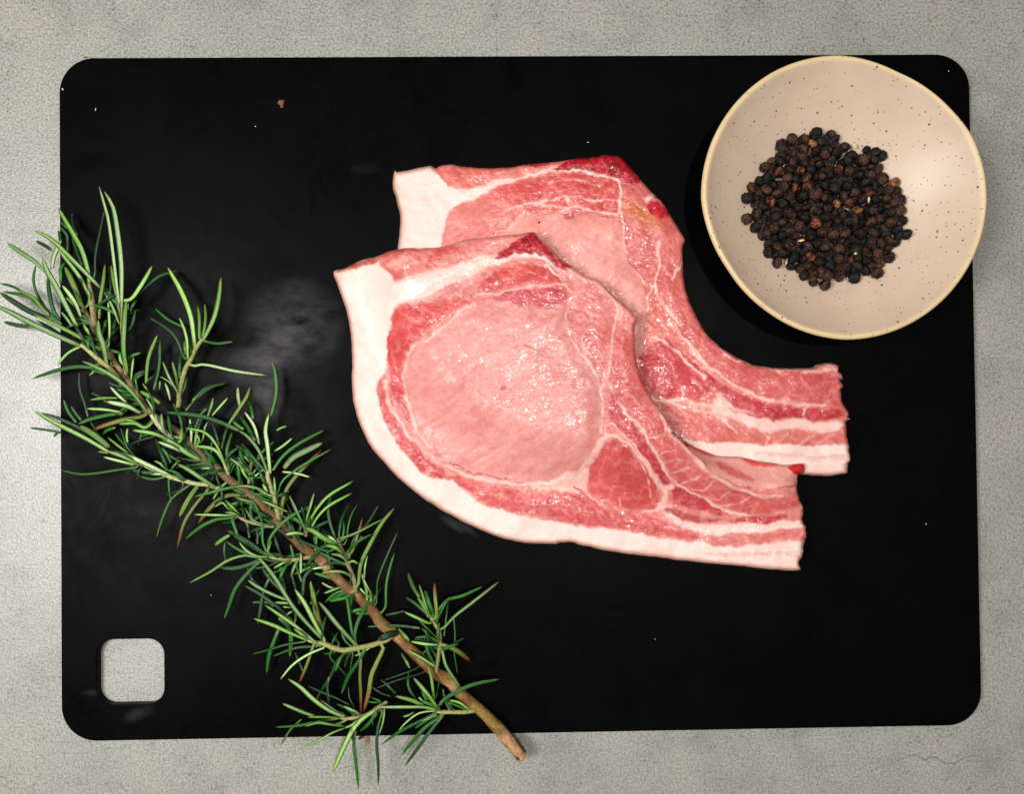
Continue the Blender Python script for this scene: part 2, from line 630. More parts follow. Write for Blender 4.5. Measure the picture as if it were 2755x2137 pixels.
BACK_OUT = pts('M1 425,165 440,175 520,160 600,142 632,140 655,153 680,140 740,130 800,140 900,150 1000,150 1100,145 1180,130 1290,122 1400,105 1450,97 1550,90 '
               '1610,78 1690,88 1730,120 1790,190 1850,260 1890,300 1940,350 1970,400 2010,460 2050,530 2064,560 2050,600 2050,680 2055,760 2070,850 2100,930 2140,1010 '
               'M3 1065,40 1100,80 1160,130 1250,190 1340,235 1400,255 1500,268 1600,272 1700,270 1770,265 1800,250 1870,235 1920,255 1930,290 1965,320 1955,340 1935,335 '
               '1945,400 1955,480 1975,540 1985,590 1998,602 1977,625 1985,680 1990,750 1998,830 2005,870 1985,900 1980,950 1930,962 1850,968 1700,960 1500,940 1200,905 900,850 '
               '500,800 100,740 -200,650 M1 1000,1560 800,1440 640,1260 540,1080 490,900 455,740 443,620 448,560 456,500 458,430 445,360 425,290 415,240')

# (part, colour, soft edge px, dome mm, outline)
FRONT_REG = [
    ('belly_muscle', PINK, 10, 0.0, 'M1 340,690 400,745 428,810 415,900 M2 405,180 392,250 380,380 360,480 330,520 325,590 345,690 400,820 480,930 560,1010 640,1070 760,1090 830,1160 '
     '920,1215 1080,1275 1300,1315 1480,1335 M3 150,1275 450,1320 900,1385 1100,1415 1300,1425 1500,1400 1720,1395 1710,1300 1690,1180 1660,1000 1640,960 1500,890 1150,845 1000,800 '
     '850,685 M1 1960,1570 1870,1440 1800,1280 1778,1100 1796,1000 1700,905 1560,780 1430,710 1290,590 1205,512 1000,536 800,562 640,600 495,602 390,640'),
    ('belly_muscle', (244, 196, 186), 14, 0.1, 'M1 420,810 520,770 640,735 760,700 900,655 990,640 1080,648 1000,700 900,745 800,800 680,852 560,885 470,910'),
    ('belly_muscle', (246, 204, 195), 9, 0.2, 'M3 780,1215 850,1235 950,1275 1100,1296 1300,1298 1500,1284 1690,1268 1696,1310 1500,1332 1330,1344 1200,1354 1090,1362 1000,1330 900,1296 820,1258'),
    ('belly_muscle', (240, 184, 174), 12, 0.1, 'M3 -60,1020 60,985 180,940 260,900 300,930 290,1000 290,1060 220,1060 100,1062 -60,1060'),
    ('fat_cap', (246, 226, 216), 14, 0.2, 'M1 425,800 520,790 620,800 560,860 480,900 430,940 405,1000 400,900'),
    ('side_muscle', (182, 91, 74), 8, 0, 'M1 90,735 200,685 330,646 390,620 495,600 640,598 560,618 480,640 400,655 330,676 250,705 160,735'),
    ('side_muscle', (214, 109, 101), 12, 0.3, 'M1 360,690 430,655 560,618 680,605 800,585 900,565 830,620 720,650 640,690 560,715 470,745 430,770 395,735'),
    ('side_muscle', (202, 71, 66), 10, 0, 'M1 590,700 640,640 700,600 790,595 760,625 690,650 640,690'),
    ('side_muscle', (231, 159, 146), 12, 0, 'M1 380,700 440,670 520,660 560,680 500,705 430,730'),
    ('side_muscle', (222, 137, 128), 8, 0, 'M1 640,690 760,650 880,605 1000,560 1080,545 1000,600 900,640 780,680 690,705'),
    ('bone', RED, 5, 0.7, 'M1 985,658 1040,612 1100,572 1180,535 1210,518 1245,560 1300,620 1370,668 1425,708 1395,714 1340,692 1290,657 1220,640 1150,640 1070,655 1010,672'),
    ('side_muscle', MID, 9, 0.5, 'M1 900,850 930,790 1000,728 1100,695 1200,688 1280,712 1325,748 1360,795 1330,812 1200,800 1100,822 1000,842'),
    ('side_muscle', (228, 147, 139), 9, 0.2, 'M1 560,890 640,855 760,805 880,745 930,735 900,775 800,832 680,872 600,900'),
    ('side_muscle', (202, 79, 86), 8, 0.3, 'M1 960,882 1060,852 1200,838 1330,830 1390,850 1385,905 1280,928 1150,925 1060,900'),
    ('side_muscle', (218, 127, 120), 8, 0.2, 'M1 760,880 860,845 900,862 830,895 740,905'),
    ('side_muscle', (222, 127, 121), 12, 0.5, 'M1 1420,860 1445,780 1500,772 1560,830 1640,885 1676,935 1662,1050 1643,1200 1628,1300 1600,1370 1560,1255 1490,1145 1425,1070 1412,980'),
    ('side_muscle', (232, 152, 144), 10, 0.2, 'M1 1360,715 1430,725 1500,775 1560,800 1640,870 1690,930 1640,880 1560,825 1480,790 1400,760'),
    ('side_muscle', MID, 10, 0.4, 'M2 470,90 540,80 640,70 760,58 880,52 800,102 720,152 655,195 590,245 525,295 478,360 455,440 470,530 500,650 522,750 508,765 478,690 438,615 408,540 393,430 390,330 400,230 430,130'),
    ('loin_muscle', EYE, 9, 0.9, 'M1 885,925 960,905 1060,915 1180,940 1300,945 1385,935 1398,1000 1418,1090 1455,1150 1505,1210 1560,1300 M3 352,300 382,380 385,440 388,560 378,680 350,760 295,870 200,950 120,985 '
     'M2 1400,1058 1300,1092 1150,1092 1000,1072 860,1046 735,990 635,890 595,840 545,755 525,680 505,580 482,480 495,405 535,330 600,280 660,240 M1 700,1050 785,990'),
    ('side_muscle', DARK, 7, 0.4, 'M2 340,520 360,502 370,560 386,620 412,700 452,770 502,830 562,890 602,960 652,1000 702,1030 718,1052 690,1073 630,1058 560,1010 482,920 412,830 362,740 337,650 328,580'),
    ('belly_muscle', (209, 91, 90), 10, 0.4, 'M2 752,1065 800,1072 900,1095 1000,1122 1150,1152 1300,1168 M3 20,1080 150,1085 230,1062 300,1112 370,1155 450,1192 560,1205 650,1215 750,1252 850,1292 960,1332 1050,1345 '
     '1080,1368 1000,1388 900,1368 750,1348 600,1338 450,1308 300,1288 150,1268 0,1258 M2 1380,1305 1150,1280 1000,1240 900,1190 830,1142 780,1102'),
    ('belly_muscle', (218, 123, 116), 9, 0.2, 'M3 980,1345 1060,1342 1100,1372 1200,1362 1330,1352 1500,1340 1700,1328 1712,1382 1650,1396 1500,1380 1380,1390 1260,1418 1160,1418 1060,1400'),
    ('belly_muscle', (236, 183, 172), 7, 0.0, 'M3 1060,1478 1200,1468 1400,1462 1560,1462 1690,1470 1690,1492 1560,1488 1400,1484 1200,1490'),
    ('side_muscle', (208, 86, 83), 14, 0.9, 'M3 430,748 500,752 560,802 620,872 680,942 730,1002 753,1062 743,1130 698,1178 640,1192 560,1188 500,1168 420,1158 352,1118 312,1078 303,1000 313,930 343,850 383,782'),
    ('side_muscle', (210, 99, 94), 9, 0.5, 'M3 452,280 470,105 500,40 555,20 585,80 600,170 630,300 680,430 740,560 815,680 905,790 990,890 1080,970 1200,1040 1330,1092 1450,1115 1600,1095 1655,1070 1678,1150 '
     '1600,1180 1450,1212 1300,1222 1200,1172 1080,1112 960,1052 880,1000 832,930 772,830 712,740 672,670 612,600 560,540 505,475 445,395'),
    ('side_muscle', (192, 61, 66), 7, 0.3, 'M3 442,410 500,500 540,560 596,640 646,712 696,792 752,880 802,960 830,1005 800,1030 762,995 705,900 645,820 585,740 525,690 475,632 435,560'),
    ('side_muscle', (188, 59, 64), 6, 0.2, 'M3 850,1052 900,1046 975,1085 1072,1136 1172,1194 1245,1226 1180,1234 1080,1200 980,1184 880,1158 842,1110'),
    ('side_muscle', (180, 75, 72), 6, 0.0, 'M3 778,1186 830,1180 930,1210 1050,1240 1200,1250 1120,1268 1000,1264 900,1250 820,1220'),
    ('side_muscle', (192, 57, 60), 6, 0.1, 'M3 1255,1262 1350,1246 1500,1236 1580,1228 1592,1246 1500,1270 1380,1281 1290,1281'),
    ('rib', (222, 148, 138), 8, 0.0, 'M3 850,686 940,756 1040,806 1150,844 1290,851 1400,876 1590,900 1655,960 1660,1010 1560,1050 1440,1060 1300,1030 1160,980 1060,900 950,800'),
    ('rib', (198, 96, 88), 10, 0.0, 'M3 1130,880 1180,885 1260,930 1340,970 1400,1000 1340,1000 1230,960 1150,915'),
    ('rib', (206, 40, 40), 6, 0.0, 'M3 850,686 940,756 1040,806 1120,838 1060,836 960,790 880,725'),
    ('rib', (188, 28, 34), 5, 0.0, 'M3 1595,905 1640,900 1700,893 1712,915 1690,950 1655,968 1630,940'),
    ('rib', (214, 70, 66), 8, 0.0, 'M3 1300,858 1420,888 1520,898 1480,912 1380,905 1320,885'),
]
# (colour, half width px, height mm, line)
FRONT_LINE = [
    (MEMB, 7, 0.25, 'M1 880,915 780,978 700,1040 620,1108 530,1152 484,1240 470,1330 M2 470,480 488,580 512,690 545,770 590,850 640,905'),
    (MEMB, 8, 0.25, 'M2 372,520 395,620 440,720 520,830 590,910 660,975 730,1010 850,1065 1000,1095 1150,1112 1300,1108 1400,1068 M3 150,970 250,920 330,830 380,730'),
    (MEMB, 13, 0.2, 'M3 60,1020 180,975 240,990 290,940 330,850 390,740 440,715 510,735'),
    (MEMB, 10, 0.1, 'M3 120,1070 200,1060 270,1040 300,960'),
    (MEMB, 5, 0.2, 'M3 385,700 395,560 388,440 382,380 350,295 300,222 235,135 185,75'),
    (MEMB, 5, 0.25, 'M1 1500,760 1600,820 1680,930 1668,1050 1650,1170 1640,1290 1610,1365 1600,1420'),
    (MEMB, 6, 0.25, 'M3 440,380 480,480 545,550 605,620 655,680 695,750 745,830 805,930 855,1005 955,1072 1055,1122 1150,1176 1230,1222 1330,1235'),
    (MEMB, 5, 0.2, 'M3 400,720 420,640 465,625 510,680 570,735 630,815 690,895 740,985 770,1040 790,1090'),
    (MEMB, 8, 0.2, 'M3 500,735 560,770 620,840 680,910 720,985 760,1060'),
    (MEMB, 12, 0.1, 'M3 770,1170 790,1110 800,1060 840,1040'),
    (MEMB, 6, 0.1, 'M3 640,1195 720,1190 770,1160'),
    (MEMB, 3, 0.1, 'M3 300,1090 350,1140 385,1165'),
    (MEMB, 7, 0.3, 'M3 600,170 640,300 690,420 750,550 835,672 930,780 1015,885 1100,960 1220,1030 1340,1080 1450,1105 1560,1090'),
    (MEMB, 4, 0.1, 'M1 430,790 560,750 700,715 850,690 980,660'),
    (FAT, 8, 0.1, 'M1 640,790 760,740 880,700 990,670 1080,655 1200,648 1290,668 1350,720'),
    (MEMB, 5, 0.1, 'M1 560,860 700,800 820,760 940,715'),
    (MEMB, 4, 0.1, 'M1 880,870 960,862 1100,838 1250,815 1370,815 1420,850'),
    (FAT, 8, 0.2, 'M1 1290,695 1320,730 1350,765'),
    (MEMB, 4, 0.1, 'M1 1440,870 1400,930 1390,1000'),
    (MEMB, 4, 0.1, 'M1 1480,1090 1490,1150 1520,1200'),
    (MEMB, 4, 0.1, 'M1 1690,900 1700,970 1690,1010'),
    ((234, 166, 156), 3, 0.05, 'M3 750,830 830,800 880,795'), ((234, 166, 156), 3, 0.05, 'M3 800,890 870,865 920,860'),
    ((234, 166, 156), 3, 0.05, 'M3 850,960 930,930 985,900'), ((234, 166, 156), 3, 0.05, 'M3 900,1020 980,1000 1040,960'),
    ((234, 166, 156), 3, 0.05, 'M3 980,1060 1060,1050 1120,1000'), ((234, 166, 156), 3, 0.05, 'M3 1060,1110 1150,1110 1230,1060'),
    ((234, 166, 156), 3, 0.05, 'M3 1160,1165 1270,1160 1350,1110'), ((234, 166, 156), 3, 0.05, 'M3 700,720 770,700 810,690'),
    ((234, 166, 156), 3, 0.05, 'M3 600,840 640,900 690,1010 700,1100'), ((234, 166, 156), 3, 0.05, 'M3 500,1110 520,1170 560,1195'),
    ((238, 178, 170), 4, 0.0, 'M3 800,1300 900,1320 960,1300'), ((244, 196, 188), 9, 0.0, 'M3 820,1240 940,1280 1100,1300 1300,1300 1500,1290 1690,1280'),
    ((150, 20, 30), 2, -0.1, 'M2 740,985 860,1040 1000,1068 1080,1080'),
    ((198, 60, 66), 5, -0.1, 'M2 398,250 392,400 408,530 450,640 500,745'),
    ((176, 60, 54), 3, -0.2, 'M3 210,1040 260,1080 320,1120 360,1150'),
    ((196, 40, 50), 6, 0.0, 'M1 1130,890 1200,920 1290,930'), ((190, 40, 52), 7, 0, 'M3 845,1140 855,1150'),
    ((200, 60, 62), 5, 0, 'M1 1030,1390 1045,1392'), ((190, 70, 64), 4, 0, 'M1 1160,1150 1190,1160 1230,1180'),
    ((196, 40, 46), 5, 0, 'M3 1475,1250 1550,1236'),
]
BACK_REG = [
    ('belly_muscle', (222, 117, 106), 10, 0.0, 'M1 645,150 700,215 735,300 730,400 712,500 690,580 800,700 1000,900 1400,1200 M3 500,700 850,690 1000,730 1300,760 1500,765 1900,765 1995,740 1960,480 1930,300 1800,255 1500,270 1250,195 '
     '1065,40 M1 2070,850 2050,600 1970,400 1850,260 1690,88 1450,97 1180,130 900,150'),
    ('fat_cap', FAT, 12, 0.2, 'M1 700,260 800,262 900,245 1000,215 1100,200 1000,262 930,300 850,330 780,350 735,400 720,330'),
    ('side_muscle', (218, 109, 100), 9, 0.4, 'M1 655,155 690,142 740,133 820,145 950,155 1090,152 1040,182 950,212 865,248 780,246 720,236 690,198'),
    ('side_muscle', (224, 133, 124), 9, 0.2, 'M1 880,245 960,200 1060,180 1180,150 1290,135 1180,190 1050,220 930,255'),
    ('bone', RED, 5, 0.8, 'M1 1330,165 1400,122 1480,97 1610,80 1700,95 1750,150 1805,215 1805,242 1720,226 1640,192 1540,172 1440,166 1380,176'),
    ('bone', (190, 20, 30), 6, 0.0, 'M1 1150,138 1290,124 1300,134 1200,146'),
    ('side_muscle', MID, 10, 0.4, 'M1 985,275 1080,242 1200,214 1330,196 1450,186 1560,195 1670,232 1684,300 1684,400 1600,402 1500,382 1380,362 1250,352 1120,362 1050,342 1000,304'),
    ('loin_muscle', (220, 127, 118), 12, 0.4, 'M1 732,400 800,354 900,342 1000,352 1080,392 1105,425 1058,475 1000,512 900,562 800,640 700,640 712,500 722,440'),
    ('loin_muscle', (236, 160, 149), 14, 0.6, 'M1 1120,440 1200,412 1300,404 1440,432 1600,424 1690,442 1718,520 1728,620 1785,740 1845,830 1858,900 1840,1000 1820,1200 1700,1250 1400,1000 1100,800 900,640 1050,520'),
    ('side_muscle', (196, 87, 94), 10, 0.0, 'M1 1370,415 1440,405 1420,440 1380,445'),
    ('side_muscle', (212, 105, 99), 12, 0.5, 'M1 1705,260 1740,240 1800,255 1850,290 1900,330 1970,420 2030,520 2058,560 2045,620 2044,700 2050,780 2065,860 2098,940 2140,1020 M3 1060,60 1000,120 930,60 880,10 '
     'M1 1985,1000 1935,905 1885,850 1835,780 1765,700 1735,600 1715,450 1700,350'),
    ('side_muscle', (200, 103, 62), 26, 0.0, 'M1 1730,340 1780,330 1830,380 1900,430 1930,480 1860,480 1780,440 1735,400'),
    ('bone', (184, 30, 42), 6, 0.4, 'M1 1850,372 1900,340 1970,400 1980,432 1925,432 1885,412'),
    ('fat_cap', (236, 200, 205), 6, 0.2, 'M1 1832,330 1880,300 1900,312 1850,352'),
    ('side_muscle', (210, 97, 94), 10, 0.5, 'M3 1070,70 1160,138 1250,198 1340,243 1400,262 1500,276 1700,279 1880,285 1935,330 1945,400 1958,500 1840,492 1700,492 1550,472 1420,450 1300,402 1200,342 1105,262 1025,182 960,100 1000,60'),
    ('side_muscle', (202, 71, 74), 10, 0.4, 'M3 620,220 670,160 755,95 820,132 900,205 960,255 1045,322 1095,382 1056,448 960,468 880,468 800,486 715,468 600,420'),
    ('side_muscle', (190, 55, 62), 8, 0.3, 'M3 790,60 840,98 935,182 1022,262 1112,342 1222,412 1350,464 1500,504 1680,524 1850,532 1955,560 1935,604 1780,622 1680,592 1560,590 1500,602 1400,562 1250,502 1160,432 1056,342 945,252 860,170'),
    ('fat_cap', (240, 192, 182), 16, 0.3, 'M3 1090,520 1150,440 1230,500 1380,568 1500,610 1600,596 1690,600 1780,630 1930,612 1975,640 1970,672 1900,690 1780,690 1640,655 1530,685 1430,680 1330,640 1230,590 1100,560'),
    ('belly_muscle', (216, 115, 106), 8, 0.3, 'M3 600,470 760,505 850,515 950,545 1060,575 1170,604 1230,594 1330,645 1420,686 1530,694 1640,664 1750,696 1850,704 1985,645 1992,722 1900,758 1700,766 1500,760 1300,758 1100,758 960,732 850,705 700,640'),
    ('belly_muscle', (237, 185, 174), 7, 0.0, 'M3 1340,826 1500,820 1700,832 1850,838 1995,835 2000,858 1850,862 1700,852 1500,842'),
]
BACK_LINE = [
    (MEMB, 9, 0.2, 'M3 860,10 945,95 1020,190 1100,272 1200,350 1300,410 1420,460 1550,482 1700,500 1840,505'),
    (MEMB, 5, 0.2, 'M1 2060,570 2050,680 1990,780'), (MEMB, 7, 0.2, 'M1 1920,560 1915,700 1905,800 1925,880 1980,960 2040,1040'),
    (MEMB, 5, 0.2, 'M1 1905,800 1870,870 1850,960'), (MEMB, 4, 0.1, 'M1 1700,330 1715,450 1725,600 1780,720 1840,800'),
    (MEMB, 8, 0.2, 'M3 760,85 800,100 900,180 960,250 1050,330'), (MEMB, 11, 0.2, 'M3 700,480 800,495 900,480 1000,512 1100,520'),
    (MEMB, 6, 0.2, 'M3 850,515 980,540 1100,565 1200,600'), (MEMB, 5, 0.1, 'M3 905,390 910,440 890,480'),
    (MEMB, 8, 0.2, 'M3 1100,440 1140,450 1180,480'), (MEMB, 4, 0.1, 'M3 1180,600 1230,650 1260,690'),
    ((234, 166, 156), 3, 0.05, 'M3 1440,690 1470,730 1450,765'), ((234, 166, 156), 3, 0.05, 'M3 1600,680 1560,730 1500,765'), ((234, 166, 156), 3, 0.05, 'M3 1760,700 1700,740 1660,765'),
    ((234, 166, 156), 3, 0.05, 'M3 1900,690 1840,730 1780,762'), (MEMB, 4, 0.1, 'M3 1730,500 1690,570'),
    ((240, 198, 187), 6, 0.2, 'M1 780,290 950,240 1100,215 1250,180 1400,172 1550,182 1680,222 1700,300 1690,400'),
    ((240, 198, 187), 6, 0.2, 'M1 1000,255 1150,205 1280,165 1350,150'), ((240, 198, 187), 5, 0.2, 'M1 1100,372 1250,340 1390,312 1480,322 1600,335 1700,332'),
    ((240, 198, 187), 5, 0.2, 'M1 1390,312 1415,372 1350,400'), ((240, 198, 187), 7, 0.2, 'M1 1500,380 1600,405 1690,415'), (MEMB, 6, 0.2, 'M1 1050,390 1200,355 1380,372 1500,385'),
    (MEMB, 6, 0.2, 'M1 1160,395 1120,450 1060,500 990,520'), (MEMB, 4, 0.1, 'M1 1300,230 1400,215 1500,230 1600,250'),
    ((196, 80, 90), 4, -0.1, 'M1 1735,640 1760,690 1800,730'), ((170, 60, 50), 3, 0, 'M1 1600,430 1660,440'),
    ((200, 60, 80), 5, 0, 'M3 1220,530 1320,560 1420,585'),
    (MEMB, 7, 0.3, 'M3 1065,40 1160,134 1250,194 1340,239 1400,259 1500,273 1700,276 1880,283'),
]


def chop(name, out_s, regs, lines, zbase, thick, seed, rag_x=2200, slope=None, step=2.6):
    out = spline(out_s, 3, True)
    r = np.random.default_rng(seed)
    x0, y0 = out.min(0) - 9
    x1, y1 = out.max(0) + 9
    gx = np.arange(x0, x1, step)
    gy = np.arange(y0, y1, step)
    X, Y = np.meshgrid(gx, gy)
    # ragged cut edge
    rag = 3.0 + 13.0 * smooth(rag_x, rag_x + 60, X)
    wx = rag * fbm(X, Y, 22, seed + 1, 3)
    wy = 4.0 * fbm(X, Y, 26, seed + 5, 3)
    sd = seg_dist(X + wx, Y + wy, out, True)
    ins = sd > 0
    cell = ins[:-1, :-1] | ins[1:, :-1] | ins[:-1, 1:] | ins[1:, 1:]
    used = np.zeros(X.shape, bool)
    used[:-1, :-1] |= cell
    used[1:, :-1] |= cell
    used[:-1, 1:] |= cell
    used[1:, 1:] |= cell
    # pull the outside corners onto the outline
    gyy, gxx = np.gradient(sd, step)
    gl = np.sqrt(gxx ** 2 + gyy ** 2) + 1e-6
    o = used & ~ins
    mv = np.where(o, -sd, 0)
    X = X + np.where(o, gxx / gl * mv, 0)
    Y = Y + np.where(o, gyy / gl * mv, 0)
    d = np.maximum(sd, 0)
    # ---- flesh pattern
    wX = X + 17 * fbm(X, Y, 42, seed + 11, 4) + 8 * fbm(X, Y, 11, seed + 15, 3)
    wY = Y + 17 * fbm(X, Y, 42, seed + 21, 4) + 8 * fbm(X, Y, 11, seed + 25, 3)
    C = np.zeros(X.shape + (3,))
    C[:] = FAT
    wet = np.zeros(X.shape)
    relief = np.zeros(X.shape)
    pid = np.zeros(X.shape, int)
    parts = ['fat_cap', 'loin_muscle', 'side_muscle', 'belly_muscle', 'bone', 'rib']
    mott = fbm(X, Y, 60, seed + 31, 5)
    fine = fbm(X, Y, 13, seed + 41, 4)
    strk = fbm(X, Y, 10, seed + 51, 4, math.radians(-32), 5.0)
    strk2 = fbm(X, Y, 9, seed + 57, 3, math.radians(38), 4.0)

    def near(P, pad):
        a = (wX > P[:, 0].min() - pad) & (wX < P[:, 0].max() + pad) & (wY > P[:, 1].min() - pad) & (wY < P[:, 1].max() + pad)
        return a & used

    for q, (part, col, soft, dome, s) in enumerate(regs):
        P = spline(pts(s), 2, True)
        m = near(P, 25)
        s_ = seg_dist(wX[m], wY[m], P, True)
        a = smooth(-soft * 0.5, soft * 0.5, s_)
        c = np.array(col, float)
        meat = part in ('loin_muscle', 'side_muscle') or (part == 'belly_muscle' and col[1] < 170)
        cc = np.repeat(c[None], m.sum(), 0)
        if meat:
            sk = strk[m] if part == 'loin_muscle' else strk2[m]
            v = 1 + 0.30 * mott[m] + 0.30 * sk + 0.24 * fine[m]
            if part == 'loin_muscle':
                v = 1 + (v - 1) * 0.65
            cc = cc * np.stack([1 + (v - 1) * 0.45, v, v], 1) 
            cc = cc * np.array((0.97, 0.93, 0.935))
            # marbling: thin pale threads
            rid = 1 - np.abs(fbm(X[m], Y[m], 34, seed + 61 + q, 4)) * 9
            mk = np.clip(rid, 0, 1) ** 2 * (0.34 if part != 'loin_muscle' else 0.16)
            cc = cc * (1 - mk[:, None]) + np.array(MEMB) * mk[:, None]
            blush = smooth(0.12, 0.3, fbm(X[m], Y[m], 48, seed + 81 + q, 4)) * (0.12 if part == 'loin_muscle' else 0.32)
            cc = cc * (1 - blush[:, None]) + np.array((198, 72, 76)) * blush[:, None]
        elif part == 'bone':
            v = 1 + 0.9 * fbm(X[m], Y[m], 7, seed + 7, 3)
            cc = cc * v[:, None]
            fk = smooth(0.12, 0.3, fbm(X[m], Y[m], 9, seed + 8, 3))[:, None] * 0.5
            cc = cc * (1 - fk) + np.array((222, 90, 96)) * fk
        C[m] = C[m] * (1 - a[:, None]) + cc * a[:, None]
        tw = {'fat_cap': 0.15, 'bone': 1.0, 'rib': 0.7}.get(part, 0.95)
        if col == PINK:
            tw = 0.5
        wet[m] = wet[m] * (1 - a) + tw * a
        if dome:
            relief[m] = relief[m] + 1.5 * dome * 1e-3 * smooth(-4, 42, s_)
        if part == 'bone':
            relief[m] += a * 0.5e-3 * fine[m]
        mm = np.zeros(X.shape, bool)
        mm[m] = a > 0.5
        pid[mm] = parts.index(part)
    for q, (col, hw_, hgt, s) in enumerate(lines):
        P = spline(pts(s), 3)
        m = near(P, 30)
        dl = seg_dist(wX[m], wY[m], P, False)
        ww = hw_ * (0.6 + 1.3 * (fbm(X[m], Y[m], 30, seed + 200 + q, 3) + 0.25))
        a = 1 - smooth(ww * 0.3, ww * 1.0, dl)
        a = a * (0.45 + 0.5 * smooth(-0.22, 0.05, fbm(X[m], Y[m], 22, seed + 400 + q, 3)))
        cc = np.array(col, float)[None] * (1 + 0.10 * fine[m])[:, None]
        C[m] = C[m] * (1 - a[:, None]) + cc * a[:, None]
        wet[m] = wet[m] * (1 - 0.4 * a)
        relief[m] += hgt * 1e-3 * a
    # along cut muscle the rim takes the muscle's own colour, not the fat's
    ny, nx = X.shape
    si = np.clip(((X + gxx / gl * (20 - d) - x0) / step).round().astype(int), 0, nx - 1)
    sj = np.clip(((Y + gyy / gl * (20 - d) - y0) / step).round().astype(int), 0, ny - 1)
    rim = (d < 18) & (pid == 0) & (pid[sj, si] != 0) & used
    k_ = (0.9 * (1 - smooth(13, 18, d)) * rim)[..., None]
    C = C * (1 - k_) + C[sj, si] * k_
    pid = np.where(rim, pid[sj, si], pid)
    # fat: slight pink veils, rind tint right at the edge
    fatm = pid == 0
    veil = smooth(-0.05, 0.28, fbm(X, Y, 60, seed + 91, 5)) * 0.6
    C = np.where(fatm[..., None], C * (1 - veil[..., None]) + np.array((236, 192, 180)) * veil[..., None], C)
    edge = (1 - smooth(3, 17 + 12 * fine, d)) * fatm
    C = C * (1 - 0.75 * edge[..., None]) + np.array((206, 152, 134)) * 0.75 * edge[..., None]
    C = np.clip(C, 4, 255)
    # ---- height
    rr = 9.0
    tt = np.clip(d / rr, 0, 1)
    prof = 0.72 + 0.28 * np.sqrt(np.clip(1 - (1 - tt) ** 2, 0, 1))
    zb = zbase(X, Y)
    top = thick * prof + relief * smooth(0, 16, d)
    top += 0.0024 * fbm(X, Y, 240, seed + 95, 3) + 0.0014 * fbm(X, Y, 60, seed + 98, 3)
    musc = np.clip(wet, 0, 1)
    top += musc * (0.00035 * strk * (pid == 1) + 0.0003 * fine + 0.00035 * strk2 * (pid != 1))
    if slope is not None:
        cr = seg_dist(X, Y, spline(pts(slope), 4), False)
        rib = pid == 5
        u = d / (d + cr + 1e-6)
        top = np.where(rib, top * (0.30 + 0.70 * smooth(0, 1, u)), top)
    Z = ZB + zb + top
    wet = wet * (0.10 + 0.90 * smooth(4, 22, d))
    moist = np.exp(-((X - 1500) / 210) ** 2 - ((Y - 1000) / 200) ** 2)
    moist2 = np.exp(-((X - 1690) / 150) ** 2 - ((Y - 860) / 330) ** 2)
    wet = np.where(pid == 1, wet * (0.22 + 0.78 * moist), wet * (0.62 + 0.38 * np.maximum(moist, moist2)))
    # ---- vertices and faces
    idx = -np.ones(X.shape, int)
    idx[used] = np.arange(used.sum())
    V = up(X[used], Y[used], Z[used])
    jj, ii = np.nonzero(cell)
    Q = np.stack([idx[jj, ii], idx[jj + 1, ii], idx[jj + 1, ii + 1], idx[jj, ii + 1]], 1)
    col = lin(C[used])
    wv = wet[used]
    fpid = pid[jj, ii]
    nrm = np.zeros_like(V)
    fn = np.cross(V[Q[:, 2]] - V[Q[:, 0]], V[Q[:, 3]] - V[Q[:, 1]])
    for k_ in range(4):
        np.add.at(nrm, Q[:, k_], fn)
    # boundary edges -> cut side
    E = np.concatenate([Q[:, [0, 1]], Q[:, [1, 2]], Q[:, [2, 3]], Q[:, [3, 0]]])
    key = {}
    for a, b_ in E:
        key[(a, b_)] = 1
    be = [(a, b_) for (a, b_) in key if (b_, a) not in key]
    bv = sorted({a for e_ in be for a in e_})
    bi = {v: i for i, v in enumerate(bv)}
    bvn = np.array(bv)
    Xu, Yu = X[used][bvn], Y[used][bvn]
    dirp = np.stack([(gxx / gl)[used][bvn], (gyy / gl)[used][bvn]], 1)     # inward, photo axes
    inw = np.stack([dirp[:, 0], -dirp[:, 1], 0 * dirp[:, 0]], 1)
    z_low = ZB + zb[used][bvn]
    h0 = V[bvn, 2] - z_low
    rings_ = [V[bvn]]
    for (f, inset) in ((0.72, -0.0004), (0.42, 0.0002), (0.14, 0.0011), (0.0, 0.0022)):
        p_ = V[bvn] + inw * inset
        p_[:, 2] = z_low + h0 * f + 0.00015
        rings_.append(p_)
    nb = len(bvn)
    WV = np.concatenate(rings_)
    WF = []
    for k_ in range(len(rings_) - 1):
        for a, b_ in be:
            i0, i1 = bi[a], bi[b_]
            WF.append([k_ * nb + i1, k_ * nb + i0, (k_ + 1) * nb + i0, (k_ + 1) * nb + i1])
    WF = np.array(WF)
    wn = np.zeros_like(WV)
    fnw = np.cross(WV[WF[:, 2]] - WV[WF[:, 0]], WV[WF[:, 3]] - WV[WF[:, 1]])
    for k_ in range(4):
        np.add.at(wn, WF[:, k_], fnw)
    # share the normals along the rim
    nrm[bvn] = nrm[bvn] * 0.6 + wn[:nb]
    wn[:nb] = nrm[bvn]
    nrm /= np.linalg.norm(nrm, axis=1)[:, None] + 1e-15
    wn /= np.linalg.norm(wn, axis=1)[:, None] + 1e-15
    cen = V.mean(0)
    root = empty(name, (cen[0], cen[1], ZB))
    for k_, pn in enumerate(parts):
        f = Q[fpid == k_]
        if not len(f):
            continue
        u_, inv = np.unique(f, return_inverse=True)
        mesh_obj(pn, V[u_], inv.reshape(f.shape), MEAT, root, col[u_], wv[u_], nrm[u_])
    wc = np.concatenate([col[bvn] * kk + (1 - kk) * lin((214, 168, 152)) for kk in (1.0, 0.7, 0.6, 0.55, 0.5)])
    mesh_obj('rind', WV, WF, MEAT, root, wc, np.tile(wv[bvn], len(rings_)), wn)
